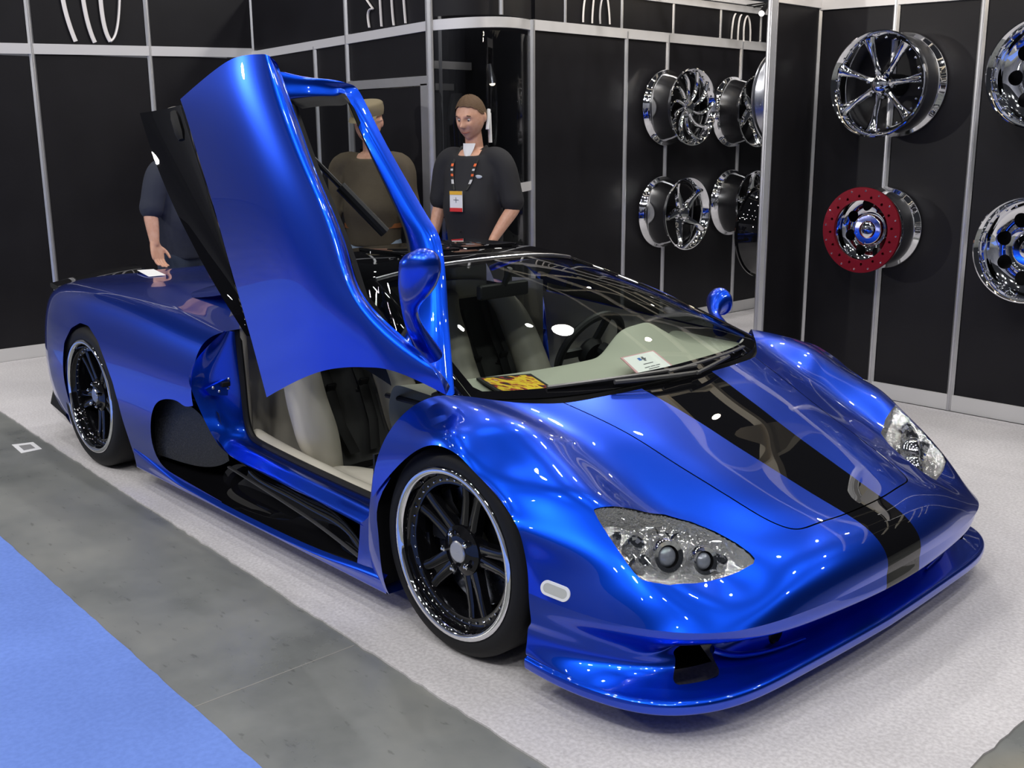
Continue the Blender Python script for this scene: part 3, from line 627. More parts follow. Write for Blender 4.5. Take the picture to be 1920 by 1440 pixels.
# side marker lamp
for s in (-1,1):
    p,nn=nearest_surface(.475,.96); c=Vector((p[0],s*abs(p[1]),p[2]-.002)); n2=Vector((nn[0],nn[1]*(1 if s<0 else -1),nn[2]))
    tx=Vector((.92,-.36*s*-1 if s>0 else .36,-.12)); tx=Vector((.075,.027*(1 if s<0 else -1),-.014)).normalized(); ty=n2.cross(tx).normalized(); tx=ty.cross(n2)
    T=Matrix((tx,ty,n2)).transposed().to_4x4(); T.translation=c
    mk=empty('side_marker_lamp',(0,0,0),0,car)
    def oval(a,b,n=40): return [((a-b)*(1 if math.cos(t)>0 else -1)*(abs(math.cos(t))>.02)+b*math.cos(t),b*math.sin(t)) for t in [2*math.pi*i/n for i in range(n)]]
    mb=MB(); o1,o2=oval(.046,.022),oval(.036,.013); G=np.array([[(x,y,-.004) for x,y in o1]+[(o1[0][0],o1[0][1],-.004)],[(x,y,.004) for x,y in oval(.044,.020)]+[(oval(.044,.020)[0][0],0,.004)],[(x,y,.004) for x,y in o2]+[(o2[0][0],0,.004)]]); mb.grid(G,T=T); mb.build('marker_bezel',mat('white_plastic',(.72,.73,.74),rough=.3),mk)
    mb=MB(); mb.prism(o2,-.002,.0035,T=T); mb.build('marker_lens',mat('pale_lens',(.45,.46,.44),rough=.15,coat=1.),mk)
# ---- fog lamp hole and duct in the mouth
for s in (-1,1):
    T=Tm((.822,s*.44,.185),(0,math.pi/2,0)); MB().lathe([(.001,-.004),(.024,-.004),(.030,.004),(.034,.0)],n=24,T=T).build('fog_lamp_hole',DARK,car)
# ---- cabin
CARP=mat('dark_cabin_carpet',(.012,.012,.013),rough=.95,bump=(300,.3,.002))
DASH=mat('grey_green_dash',(.36,.37,.30),rough=.62,bump=(220,.1,.001))
GREY=mat('dark_grey_suede',(.045,.045,.045),rough=.85)
cabin=empty('cabin_interior',(0,0,0),0,car)
mb=MB(); mb.box((-1.62,-.80,.085),(-.10,.80,.11)); mb.build('cabin_floor',CARP,cabin,smooth=False)
mb=MB(); mb.grid(patch([[(-1.50,-.79,.10),(-1.62,-.79,.50),(-1.66,-.76,.80),(-1.62,-.60,.98)],[(-1.52,-.4,.10),(-1.66,-.4,.50),(-1.72,-.4,.80),(-1.64,-.35,1.03)],[(-1.52,.4,.10),(-1.66,.4,.50),(-1.72,.4,.80),(-1.64,.35,1.03)],[(-1.50,.79,.10),(-1.62,.79,.50),(-1.66,.76,.80),(-1.62,.60,.98)]],20,20)); mb.build('rear_bulkhead',BEIGE,cabin)
mb=MB()
for s in (-1,1): pass
mb.box((-1.45,-.11,.10),(-.25,.11,.36),bev=.03); mb.build('centre_tunnel',DASH,cabin)
# inner sill trim
for s in (-1,1):
    G=patch([[(x,s*.792,z+.006),(x,s*.76,z+.012),(x,s*.70,z-.012),(x,s*.685,.10)] for x,z in [(-1.46,.36),(-1.33,.345),(-1.07,.326),(-.84,.316),(-.62,.309),(-.30,.305)]],20,10)
    MB().grid(G).build('sill_trim',BEIGE,cabin)
    G=patch([[(-1.47,s*.795,z),(-1.50,s*.75,z),(-1.60,s*.70,z)] for z in (.36,.5,.65,.82)],8,8)
    MB().grid(G).build('pillar_trim',BEIGE,cabin)
    if s>0: MB().grid(patch([[(-1.36,.79,z),(-1.44,.785,z),(-1.54,.75,z)] for z in (.33,.5,.65,.86)],8,8)).build('pillar_trim',BEIGE,cabin)
# dashboard
DT=[]
for y in np.linspace(-.74,.74,33):
    a=abs(y)/.74; xf=.075-.17*a**2.2; hump=.085*math.exp(-((y-.34)/.19)**4); pit=.012*math.exp(-((y+.42)/.2)**2)
    DT.append([(xf,y,.705),(xf-.04,y,.712),(xf-.16,y,.716-pit),(xf-.30-.02*a,y,.722+hump*.6-pit),(xf-.40,y,.722+hump),(xf-.44,y,.70+hump),(xf-.46,y,.62),(xf-.40,y,.50),(xf-.25,y,.34),(xf-.2,y,.12)])
dash=MB().grid(patch(DT,66,40)).build('dashboard',DASH,cabin)
MB().box((-.14,.05,.712),(-.125,.30,.720)).build('defroster_slot',DARK,dash)
# steering wheel
st=empty('steering_wheel',(0,0,0),0,cabin); T=Tm((-.66,.38,.665),(0,math.radians(-64),0))
MB().tube([(.175*math.cos(t),.175*math.sin(t),0) for t in np.linspace(0,2*math.pi,48,endpoint=False)],.017,n=10,closed=True,T=T).build('wheel_rim',DARK,st)
mb=MB()
for a in (.2,math.pi-.2,-math.pi/2): mb.box((0,-.018,-.008),(.17,.018,.008),T=T@Matrix.Rotation(a,4,'Z'))
mb.lathe([(.001,.02),(.05,.018),(.065,0),(.05,-.03)],n=24,T=T); mb.build('wheel_spokes',DARK,st)
MB().tube([(-.59,.38,.68),(-.30,.38,.60)],.03,n=10).build('steering_column',DARK,st)
# rear-view mirror
rv=empty('rear_view_mirror',(0,0,0),0,cabin)
mb=MB(); mb.box((-.80,-.13,.915),(-.765,.13,.975),bev=.014); mb.build('mirror_shell',DARK,rv)
MB().tube([(-.775,0,.965),(-.74,0,1.035)],.012,n=8).build('mirror_stem',DARK,rv)
# seats
def seat(y0):
    s=empty('bucket_seat',(0,0,0),0,cabin)
    def bp(t,z): return (-1.18-.30*t,z)
    # backrest centre
    G=[]
    for t in np.linspace(0,1,9):
        x=-1.20-.30*t; z=.22+.62*t; w=.155-.03*t*t
        G.append([(x+.015,y0-w,z),(x-.012,y0-w*.6,z),(x-.02,y0,z),(x-.012,y0+w*.6,z),(x+.015,y0+w,z)])
    MB().grid(np.array(G)).build('backrest',GREY,s)
    for q in (-1,1):
        R=[.05,.078,.085,.082,.074,.062,.045]
        mb=MB(); mb.tube(curve([(-1.15,y0+q*.20,.22),(-1.19,y0+q*.215,.32),(-1.235,y0+q*.22,.42),(-1.29,y0+q*.22,.53),(-1.35,y0+q*.205,.66),(-1.41,y0+q*.18,.76),(-1.45,y0+q*.13,.83)],24),list(curve([(r,0,0) for r in R],24)[:,0]),n=14); mb.build('back_bolster',BEIGE,s,angle=80)
        mb=MB(); mb.tube(curve([(-1.16,y0+q*.21,.20),(-1.05,y0+q*.215,.215),(-.90,y0+q*.215,.23),(-.78,y0+q*.205,.235),(-.70,y0+q*.19,.22)],20),list(curve([(r,0,0) for r in (.05,.07,.075,.07,.03)],20)[:,0]),n=14); mb.build('cushion_bolster',BEIGE,s,angle=80)
    G=[]
    for t in np.linspace(0,1,7):
        x=-1.22+.55*t; z=.20+.035*math.sin(t*2.6)
        G.append([(x,y0+v*.17,z-(1-abs(v))*.012) for v in (-1,-.5,0,.5,1)])
    G.append([(x+.03,y0+v*.17,.12) for v in (-1,-.5,0,.5,1)])
    MB().grid(np.array(G)).build('seat_cushion',GREY,s)
    mb=MB(); mb.box((-1.53,y0-.11,.80),(-1.44,y0+.11,.97),bev=.035); mb.build('head_rest',BEIGE,s)
    for q in (-1,1):
        b=MB(); P=[(-1.475,y0+q*.085,.83),(-1.40,y0+q*.08,.66),(-1.315,y0+q*.082,.52),(-1.25,y0+q*.08,.38),(-1.20,y0+q*.05,.27)]
        b.grid(np.array([[(x,y-.024,z),(x+.004,y,z+.002),(x,y+.024,z)] for x,y,z in P])); bo=b.build('harness_belt',DARK,s)
        mb=MB(); mb.box((-.028,-.022,-.004),(.028,.022,.010),T=Tm((-1.315,y0+q*.082,.525),(0,math.radians(-63),0)),bev=.004); mb.build('belt_buckle',DARK,s)
        mb=MB(); mb.box((-.033,-.026,.002),(-.027,.026,.012),T=Tm((-1.315,y0+q*.082,.525),(0,math.radians(-63),0))); mb.build('buckle_bar',CHROME,s)
    return s
seat(-.40); seat(.40)
# door hinge arm near the A pillar
mb=MB(); mb.tube([(-.36,-.72,.60),(-.30,-.74,.72),(-.18,-.78,.76)],.014,n=8).tube([(-.62,-.70,.66),(-.34,-.74,.68)],.010,n=8).tube([(-.52,-.70,.30),(-.55,-.70,.66)],.009,n=6); mb.build('hinge_arm',DARK,car)
# ---- wipers and cowl
G=[]; wr_=np.array(WS[0]); hr_=np.array(FRONT[0])
for y in np.linspace(-.775,.775,41):
    a=abs(y); xw,zw=np.interp(a,wr_[:,1],wr_[:,0]),np.interp(a,wr_[:,1],wr_[:,2]); xh,zh=np.interp(a,hr_[:,1],hr_[:,0]),np.interp(a,hr_[:,1],hr_[:,2])
    G.append([(xw-.02,y,zw+.004),(xw+.004,y,zw-.004),((xw+xh)/2,y,min(zw,zh)-.012),(xh+.006,y,zh-.007)])
MB().grid(np.array(G)).build('cowl_panel',DARK,car)
mb=MB(); mb.tube(curve([(.105,.10,.757),(.085,-.15,.762),(.045,-.36,.765),(-.005,-.52,.762)],14),.010,n=6,flat=.6).tube(curve([(.14,.08,.742),(.125,-.12,.752),(.085,-.30,.758)],10),.008,n=6); mb.build('wiper',mat('wiper_grey',(.10,.10,.10),rough=.4,metal=.4),car)
mb=MB(); mb.tube(curve([(.105,-.05,.758),(.09,.20,.762),(.055,.40,.762),(.02,.50,.757)],14),.009,n=6,flat=.6).tube(curve([(.15,.05,.745),(.13,.18,.755),(.10,.30,.76)],10),.007,n=6); mb.build('wiper',MATS['wiper_grey'],car)
# ---- things left on the dashboard
mg=empty('magazine',(0,0,0)); q=[px(893,712,'z',.722),px(995,704,'z',.722),px(1046,737,'z',.716),px(948,746,'z',.716)]
MAG=bpy.data.materials.new('magazine_cover'); MAG.use_nodes=True; nt=MAG.node_tree; b_=nt.nodes['Principled BSDF']; b_.inputs['Roughness'].default_value=.3
tc=nt.nodes.new('ShaderNodeTexCoord'); mpg=nt.nodes.new('ShaderNodeMapping'); mpg.inputs['Scale'].default_value=(14,46,20); mpg.inputs['Rotation'].default_value=(0,0,.9); no=nt.nodes.new('ShaderNodeTexNoise'); no.inputs['Scale'].default_value=1.; no.inputs['Detail'].default_value=2; cr=nt.nodes.new('ShaderNodeValToRGB'); cr.color_ramp.interpolation='CONSTANT'
cr.color_ramp.elements[0].color=(.01,.01,.01,1); cr.color_ramp.elements[1].position=.40; cr.color_ramp.elements[1].color=(.35,.02,.02,1)
e=cr.color_ramp.elements.new(.47); e.color=(.85,.60,.03,1); e=cr.color_ramp.elements.new(.66); e.color=(.5,.08,.02,1); e=cr.color_ramp.elements.new(.75); e.color=(.7,.7,.65,1)
nt.links.new(tc.outputs['Object'],mpg.inputs[0]); nt.links.new(mpg.outputs[0],no.inputs['Vector']); nt.links.new(no.outputs['Fac'],cr.inputs[0]); nt.links.new(cr.outputs[0],b_.inputs['Base Color'])
def flat_sheet(name,q,th,m,parent=None,inset=None):
    """thin slab on a quad; q in order, returns object with its base centre as origin"""
    q=[Vector(p) for p in q]; c=sum(q,Vector())/4
    if inset: q=[p.lerp(c,inset) for p in q]
    n=(q[1]-q[0]).cross(q[3]-q[0]).normalized(); n=n if n.z>0 else -n
    return q,c,n
def slab(q,th,m,name,parent,off=0.):
    q,c,n=q; mb=MB(); a=[p+n*off for p in q]; b=[p+n*(off+th) for p in q]
    mb.add(a+b,[(3,2,1,0),(4,5,6,7),(0,1,5,4),(1,2,6,5),(2,3,7,6),(3,0,4,7)]); return mb.build(name,m,parent,smooth=False)
tag(mg,'car magazine with yellow and red cover lying on the dashboard','magazine')
slab(flat_sheet('m',q,.008,None),.007,DARK,'magazine_pages',mg)
slab(flat_sheet('m',q,.008,None,inset=.13),.0008,MAG,'cover_picture',mg,.0071)
q=[px(1163,672,'z',.768),px(1225,658,'z',.768),px(1264,689,'z',.742),px(1199,706,'z',.742)]
pc=empty('show_placard'); tag(pc,'white printed show card with pink border behind the windscreen','card')
WHITE=mat('white_paper',(.80,.80,.80),rough=.6)
qs=flat_sheet('p',q,.003,None)
slab(qs,.003,mat('pink_border',(.62,.33,.36),rough=.6),'card_board',pc); slab(flat_sheet('p',q,.003,None,inset=.10),.0006,WHITE,'card_face',pc,.003)
A,B_,D_,E_=[Vector(p) for p in q]
def cardpt(u,v): return A.lerp(B_,u).lerp(E_.lerp(D_,u),v)+qs[2]*.0042
def bar(u0,u1,v0,v1,m,name):
    mb=MB(); mb.add([cardpt(u0,v0),cardpt(u1,v0),cardpt(u1,v1),cardpt(u0,v1)],[(0,1,2,3)]); return mb.build(name,m,pc,smooth=False)
INK=mat('blue_print',(.02,.12,.45),rough=.6); INK2=mat('dark_print',(.08,.08,.10),rough=.6)
bar(.36,.44,.22,.36,INK,'emblem'); bar(.45,.58,.28,.33,INK2,'emblem'); bar(.48,.54,.20,.42,INK2,'emblem')
for k,(a,b,v) in enumerate([(.36,.64,.55),(.30,.45,.72),(.47,.60,.72),(.62,.74,.72),(.36,.66,.82)]): bar(a,b,v,v+.03,INK2,'printed_line')
# ============================================================ THE BOOTH
PANEL=mat('black_booth_panel',(.0095,.009,.011),rough=.42,noise=(3,(.0125,.012,.0145),.3,.7),spec=.25)
ALU=mat('satin_aluminium',(.62,.62,.64),rough=.32,metal=.75,noise=(8,(.56,.56,.58),.3,.7))
BEAM=mat('white_aluminium_beam',(.66,.65,.66),rough=.42,metal=.25)
SKIRT=mat('pale_skirting',(.60,.59,.59),rough=.6)
TUBE=mat('white_tube',(.80,.76,.74),rough=.35)
# ---- floors
def cmat():
    m=mat('polished_concrete',(.13,.137,.132),rough=.34); nt=m.node_tree; b=nt.nodes['Principled BSDF']; tc=nt.nodes.new('ShaderNodeTexCoord')
    n1=nt.nodes.new('ShaderNodeTexNoise'); n1.inputs['Scale'].default_value=1.7; n1.inputs['Detail'].default_value=9; n1.inputs['Roughness'].default_value=.62
    r1=nt.nodes.new('ShaderNodeValToRGB'); E=r1.color_ramp.elements; E[0].position=.33; E[0].color=(.150,.158,.155,1); E[1].position=.68; E[1].color=(.235,.237,.222,1); e=E.new(.5); e.color=(.195,.202,.196,1)
    mp=nt.nodes.new('ShaderNodeMapping'); mp.inputs['Scale'].default_value=(9,26,1); n2=nt.nodes.new('ShaderNodeTexNoise'); n2.inputs['Scale'].default_value=1.6; n2.inputs['Detail'].default_value=6
    r2_=nt.nodes.new('ShaderNodeValToRGB'); r2_.color_ramp.elements[0].position=.30; r2_.color_ramp.elements[0].color=(.6,.6,.6,1); r2_.color_ramp.elements[1].position=.36; r2_.color_ramp.elements[1].color=(1,1,1,1)
    mx=nt.nodes.new('ShaderNodeMixRGB'); mx.blend_type='MULTIPLY'; mx.inputs[0].default_value=.75
    n3=nt.nodes.new('ShaderNodeTexNoise'); n3.inputs['Scale'].default_value=.9; r3=nt.nodes.new('ShaderNodeValToRGB'); r3.color_ramp.elements[0].position=.62; r3.color_ramp.elements[0].color=(1,1,1,1); r3.color_ramp.elements[1].position=.78; r3.color_ramp.elements[1].color=(1.25,1.1,.85,1)
    m2=nt.nodes.new('ShaderNodeMixRGB'); m2.blend_type='MULTIPLY'; m2.inputs[0].default_value=1.
    L=nt.links.new; L(tc.outputs['Object'],n1.inputs['Vector']); L(n1.outputs['Fac'],r1.inputs[0]); L(tc.outputs['Object'],mp.inputs[0]); L(mp.outputs[0],n2.inputs['Vector']); L(n2.outputs['Fac'],r2_.inputs[0]); L(r1.outputs[0],mx.inputs[1]); L(r2_.outputs[0],mx.inputs[2]); L(tc.outputs['Object'],n3.inputs['Vector']); L(n3.outputs['Fac'],r3.inputs[0]); L(mx.outputs[0],m2.inputs[1]); L(r3.outputs[0],m2.inputs[2]); L(m2.outputs[0],b.inputs['Base Color'])
    rr=nt.nodes.new('ShaderNodeMapRange'); rr.inputs[1].default_value=.3; rr.inputs[2].default_value=.7; rr.inputs[3].default_value=.22; rr.inputs[4].default_value=.48; L(n1.outputs['Fac'],rr.inputs[0]); L(rr.outputs[0],b.inputs['Roughness'])
    return m
fl=MB().box((-14,-12,-.10),(12,12,-.006)).build('floor',cmat(),None,smooth=False); tag(fl,kind='structure')
def carpet_mat(name,c1,c2,scale):
    m=mat(name,c1,rough=.95,noise=(scale,c2,.35,.65,6),bump=(700,.25,.0015),spec=.2); nt=m.node_tree; b=nt.nodes['Principled BSDF']; src=b.inputs['Base Color'].links[0].from_socket
    tc=[n for n in nt.nodes if n.type=='TEX_COORD'][0]; n=nt.nodes.new('ShaderNodeTexNoise'); n.inputs['Scale'].default_value=1.3; n.inputs['Detail'].default_value=3; r=nt.nodes.new('ShaderNodeValToRGB'); r.color_ramp.elements[0].position=.3; r.color_ramp.elements[0].color=(.86,.86,.87,1); r.color_ramp.elements[1].position=.7; r.color_ramp.elements[1].color=(1.05,1.05,1.05,1)
    mx=nt.nodes.new('ShaderNodeMixRGB'); mx.blend_type='MULTIPLY'; mx.inputs[0].default_value=1.; nt.links.new(tc.outputs['Object'],n.inputs['Vector']); nt.links.new(n.outputs['Fac'],r.inputs[0]); nt.links.new(src,mx.inputs[1]); nt.links.new(r.outputs[0],mx.inputs[2]); nt.links.new(mx.outputs[0],b.inputs['Base Color']); return m
def rough_edge(a,b,n,amp): 
    a,b=Vector(a),Vector(b); d=(b-a).normalized(); nn=Vector((-d.y,d.x)); return [tuple(a.lerp(b,i/n)+nn*random.uniform(-amp,amp)) for i in range(n)]
pl=rough_edge((-5.58,-.885),(1.36,-1.19),160,.004)+rough_edge((1.36,-1.19),(1.40,2.97),90,.004)+[(1.40,2.97),(-1.26,2.97),(-1.26,2.49),(-1.31,2.49),(-1.31,6.2),(-3.22,6.2),(-3.22,2.50),(-2.98,2.10),(-3.08,1.83),(-3.30,1.66),(-5.58,1.66)]
cp=MB().prism(pl,-.006,0.).build('carpet',carpet_mat('pale_grey_carpet',(.52,.50,.51),(.66,.64,.65),85),None,smooth=False); tag(cp,'pale grey booth carpet under the sports car','carpet')
pl=rough_edge((-6.5,-1.50),(3.2,-1.765),200,.002)+[(3.2,-5.5),(-6.5,-5.5)]
cp2=MB().prism(pl,-.006,-.001).build('aisle_carpet',carpet_mat('blue_aisle_carpet',(.15,.25,.66),(.17,.28,.72),60),None,smooth=False); tag(cp2,'plain blue aisle carpet beside the bare concrete strip','carpet')
j=MB().box((-.247,-1.67,-.006),(-.243,-1.13,-.0055)).build('floor_joint',mat('joint_filler',(.26,.255,.24),rough=.8),fl,smooth=False)
q=[px(22,834,'z',-.005),px(62,829,'z',-.005),px(79,842,'z',-.005),px(40,850,'z',-.005)]
fs_=empty('floor_sticker'); tag(fs_,'small white paper square stuck on the concrete','sticker'); slab(flat_sheet('s',q,.001,None),.001,WHITE,'sticker_paper',fs_); slab(flat_sheet('s',q,.001,None,inset=.45),.0003,mat('grey_print2',(.25,.25,.25),rough=.7),'sticker_print',fs_,.001)
# ---- wall building kit: posts, panels, beams are parts of the wall they stand in
def wall(name): return tag(empty(name),kind='structure')
def post(w,x,y,z0,z1,r=.022,name='post',m=ALU):
    mb=MB(); mb.prism(ring(8,r,math.pi/8),z0,z1)
    for a in range(4): mb.box((r*.55,-.004,z0),(r*1.08,.004,z1),T=Matrix.Rotation(a*math.pi/2,4,'Z'))
    o=mb.build(name,m,w,smooth=False); o.location=(x,y,0); return o
def panel(w,a,b,z0,z1,th=.008,name='panel',m=PANEL):
    a,b=Vector(a),Vector(b); d=(b-a); L=d.length; an=math.atan2(d.y,d.x)
    o=MB().box((.012,-th/2,z0),(L-.012,th/2,z1)).build(name,m,w,smooth=False); o.location=(a.x,a.y,0); o.rotation_euler=(0,0,an); return o
def beam(w,a,b,za,zb,h=.07,th=.04,m=BEAM,name='beam'):
    a,b=Vector(a),Vector(b); n=Vector((-(b-a).y,(b-a).x)).normalized()*th/2
    v=[(a.x-n.x,a.y-n.y,za),(b.x-n.x,b.y-n.y,zb),(b.x+n.x,b.y+n.y,zb),(a.x+n.x,a.y+n.y,za)]; v=v+[(p[0],p[1],p[2]+h) for p in v]
    return MB().add(v,[(0,3,2,1),(4,5,6,7),(0,1,5,4),(1,2,6,5),(2,3,7,6),(3,0,4,7)]).build(name,m,w,smooth=False)
def run(w,pts,zb0,zb1,ztop,skirt=True,pr=.022,lower=True,uppers=None):
    """posts at pts; a panel between each pair below and above the beam"""
    n=len(pts)-1; L=sum((Vector(pts[i+1])-Vector(pts[i])).length for i in range(n)); s=0
    for i,p in enumerate(pts):
        post(w,p[0],p[1],0,ztop,pr)
        if i<n:
            q=pts[i+1]; l=(Vector(q)-Vector(p)).length; z0=zb0+(zb1-zb0)*s/L; z1=zb0+(zb1-zb0)*(s+l)/L
            if lower: panel(w,p,q,.09 if skirt else 0,min(z0,z1)+.01)
            if ztop>max(z0,z1)+.15: panel(w,p,q,min(z0,z1)+.06,ztop-.04)
            beam(w,p,q,z0,z1)
            if skirt: beam(w,p,q,0,0,h=.092,th=.03,m=SKIRT,name='skirting')
            s+=l
# left wall (x=-5.6)
wA=wall('wall_left'); run(wA,[(-5.6,-.895),(-5.6,-.037),(-5.6,.82),(-5.6,1.70)],2.10,2.175,2.70)
# storeroom front (y=1.69)
wB=wall('wall_back'); Y=1.69
for x in (-4.68,-4.262): post(wB,x,Y,0,2.70 if x>-4.5 else 2.2)
post(wB,-3.33,Y,0,2.70,.026)
panel(wB,(-5.58,Y),(-4.68,Y),.09,2.18); panel(wB,(-4.68,Y),(-4.262,Y),.09,2.19); panel(wB,(-4.262,Y),(-3.33,Y),1.94,2.22); panel(wB,(-5.58,Y),(-4.262,Y),2.23,2.66); panel(wB,(-4.262,Y),(-3.33,Y),2.26,2.66)
beam(wB,(-5.58,Y),(-3.33,Y),2.16,2.214,h=.06)
beam(wB,(-5.58,Y),(-4.262,Y),0,0,h=.092,th=.03,m=SKIRT,name='skirting')
dr=tag(empty('door_1',(-3.80,Y,0)),kind='structure')
dm=MB().box((-.40,-.012,.01),(.38,.012,1.87)).build('door_leaf',PANEL,dr,smooth=False)
for a,b in (((-.455,-.02,0),(-.405,.02,1.885)),((.385,-.02,0),(.455,.02,1.885)),((-.455,-.02,1.875),(.455,.02,1.935))): MB().box(a,b).build('door_frame',ALU,dr,smooth=False)
MB().box((-.37,-.05,.98),(-.25,-.03,1.0)).build('door_handle',ALU,dr,smooth=False)
# bow-fronted glass cabinet between the storeroom front and the wheel wall
wG=wall('wall_glass_bay'); arc=[]
P0,P1,P2=Vector((-3.33,1.69)),Vector((-2.86,1.93)),Vector((-3.25,2.53))
for i in range(19):
    t=i/18; arc.append(P0*(1-t)**2+P1*2*t*(1-t)+P2*t*t)
def arc_strip(z0a,z0b,h,off=0.,off2=.03):
    mb=MB(); G=[]
    for i,p in enumerate(arc):
        t=i/18; z=z0a+(z0b-z0a)*t; d=(arc[min(i+1,18)]-arc[max(i-1,0)]).normalized(); n=Vector((d.y,-d.x))
        a=p+n*off; b=p-n*off2; G.append([(a.x,a.y,z),(a.x,a.y,z+h),(b.x,b.y,z+h),(b.x,b.y,z),(a.x,a.y,z)])
    mb.grid(np.array(G)); return mb
arc_strip(2.214,2.262,.066).build('bow_header',BEAM,wG,angle=30)
arc_strip(.09,.09,2.13,0,.006).build('bow_glass',glass('cabinet_glass',(.75,.76,.78),ior=1.5),wG,angle=30)
arc_strip(0,0,.092).build('bow_skirting',SKIRT,wG)
arc_strip(1.15,1.17,.062,.004,.02).build('glass_rail',BEAM,wG)
arc_strip(2.30,2.33,.40,0,.01).build('bow_upper_panel',PANEL,wG,angle=30)
post(wG,-3.25,2.53,0,2.33,.028); post(wG,-3.00,2.02,2.31,2.7,.014)
# inside of the cabinet: dark back walls, beams standing in for the opposite header's reflection, a curtain and a clip spot
panel(wG,(-4.25,1.72),(-4.25,2.90),0,2.6); panel(wG,(-4.25,2.60),(-3.27,2.60),0,2.6)
beam(wG,(-3.97,1.72),(-3.97,2.58),2.03,2.03,h=.055,m=mat('reflected_beam',(.30,.29,.28),rough=.5)); beam(wG,(-4.18,1.72),(-4.18,2.58),1.89,1.89,h=.05,m=MATS['reflected_beam'])
post(wG,-3.95,2.28,0,2.5,.013)
for k,(y,w_) in enumerate([(1.84,.085),(2.04,.09),(2.24,.085),(2.45,.09)]):
    mb=MB(); G=[]
    for z in np.linspace(1.86,.95,12):
        G.append([(-.02+.05*math.cos(a)*(1+.3*math.sin(5*a+k)),y-2.1+w_*(.35+.65*min(1,(1.86-z)/.12))*math.sin(a),z) for a in np.linspace(0,2*math.pi,25)])
    mb.grid(np.array(G)); cu=mb.build('hanging_garment',mat('black_cloth',(.012,.012,.014),rough=.6),None); cu.location=(-3.95,2.1,0); tag(cu,'black garment hanging inside the glass cabinet behind the man with the badge','clothes','garments in the glass cabinet')
    MB().tube([(-.02,y-2.1,1.86),(-.02,y-2.1,2.035)],.004,n=5).build('hanger_hook',DARK,cu)
sp=empty('clip_spotlight',(-3.62,2.13,0)); tag(sp,'small silver spotlight hanging inside the glass cabinet','spotlight')
c0=Vector(px(918,120,'x',-3.62))-Vector((-3.62,2.13,0)); c1=Vector(px(923,157,'x',-3.60))-Vector((-3.62,2.13,0))
MB().tube([c0,c0.lerp(c1,.5),c1],[.016,.019,.026],n=14).build('lamp_can',SILV,sp); d_=(c1-c0).normalized()
MB().ball(tuple(c1+d_*.002),.021,n=8,sc=(1,1,.6)).build('lamp_bulb',mat('warm_bulb',(1,.9,.7),emit=(1,.85,.6),estr=4.),sp)
MB().tube([c0,c0+Vector((0,0,.06))],.006,n=6).build('lamp_stem',DARK,sp)
# wheel wall (x=-3.25)
wC=wall('wall_wheels'); run(wC,[(-3.25,2.53),(-3.25,3.52),(-3.25,4.01),(-3.25,4.99),(-3.25,5.97)],2.262,2.25,2.31)
for a,b in ((2.55,2.86),(2.86,3.465),(3.465,4.075),(4.075,4.69),(4.69,5.26),(5.26,6.0)): panel(wC,(-3.25,a),(-3.25,b),2.33,2.555)
for y in (2.86,3.465,4.075,4.69,5.26): post(wC,-3.25,y,2.325,2.56,.014)
beam(wC,(-3.25,2.53),(-3.25,6.0),2.55,2.55,h=.05)
soff=MB().box((-5.2,3.0,2.62),(-3.28,7.5,2.66)).build('ceiling',mat('white_soffit',(.80,.79,.80),rough=.6),None,smooth=False); tag(soff,kind='structure')
for (u,v,u3,v3) in [(1438,8,1428,25)]:
    sl=empty('arm_spotlight',(-3.1,5.2,0)); tag(sl,'white arm spotlight above the chrome wheel wall','spotlight'); b0=Vector((-3.1,5.2,0))
    a=Vector(px(u,v,'x',-3.1))-b0; b=Vector(px(u3,v3,'x',-3.05))-b0
    MB().tube([a,b],[.018,.026],n=12).build('lamp_can',DARK,sl); MB().ball(tuple(b),.024,n=8).build('lamp_bulb',mat('white_bulb',(1,1,1),emit=(1,.97,.92),estr=3.),sl); MB().tube([Vector(px(1400,10,'x',-3.1))-b0,Vector(px(1436,5,'x',-3.1))-b0,a],.006,n=6).tube([a,Vector((-.15,a.y,2.60))],.008,n=6).build('lamp_arm',DARK,sl)
# near display wall (y=3.0) and its short return
wN=wall('wall_right'); run(wN,[(-1.275,3.0),(-.785,3.0),(-.292,3.0),(.205,3.0),(.70,3.0),(1.20,3.0)],2.255,2.195,2.36)
wR=wall('wall_return'); post(wR,-1.275,2.515,0,2.34,.03); panel(wR,(-1.275,2.515),(-1.275,3.0),.09,2.27); beam(wR,(-1.275,2.515),(-1.275,3.0),2.265,2.265); beam(wR,(-1.275,2.515),(-1.275,3.0),0,0,h=.092,th=.03,m=SKIRT,name='skirting')
# ---- cropped tube lettering on the upper panels
def stroke(w,pts,r=.014): 
    o=MB().tube(curve(pts,20),r,n=8,flat=.5).build('sign_stroke',TUBE,w); return o
def P(w,ax,val,off,px_list,r=.014):
    pts=[]
    for u,v in px_list: p=px(u,v,ax,val); p['xyz'.index(ax)]+=off; pts.append(p)
    stroke(w,pts,r)
for s_ in ([(112,-40),(116,0),(126,40),(140,78)],[(150,-40),(154,0),(163,45),(176,80)],[(183,-40),(187,0),(192,45),(205,78)],[(205,78),(216,60),(221,20),(222,-40)]): P(wA,'x',-5.6,.02,s_,.016)
for s_ in ([(692,0),(700,12),(703,18),(694,26),(697,52)],[(716,-20),(718,20),(720,50)],[(738,-20),(740,20),(743,48)],[(760,-20),(763,20),(765,44)]): P(wB,'y',1.69,-.02,s_,.010)
for s_ in ([(1095,-10),(1091,15),(1090,42)],[(1111,-10),(1108,20),(1107,44)],[(1128,-10),(1122,15),(1122,45)],[(1134,-10),(1138,15),(1140,46)],[(1376,26),(1371,40),(1368,73)],[(1387,28),(1382,42),(1380,76)],[(1398,30),(1392,45),(1391,78)],[(1398,30),(1403,45),(1403,79)]): P(wC,'x',-3.25,.018,s_,.009)
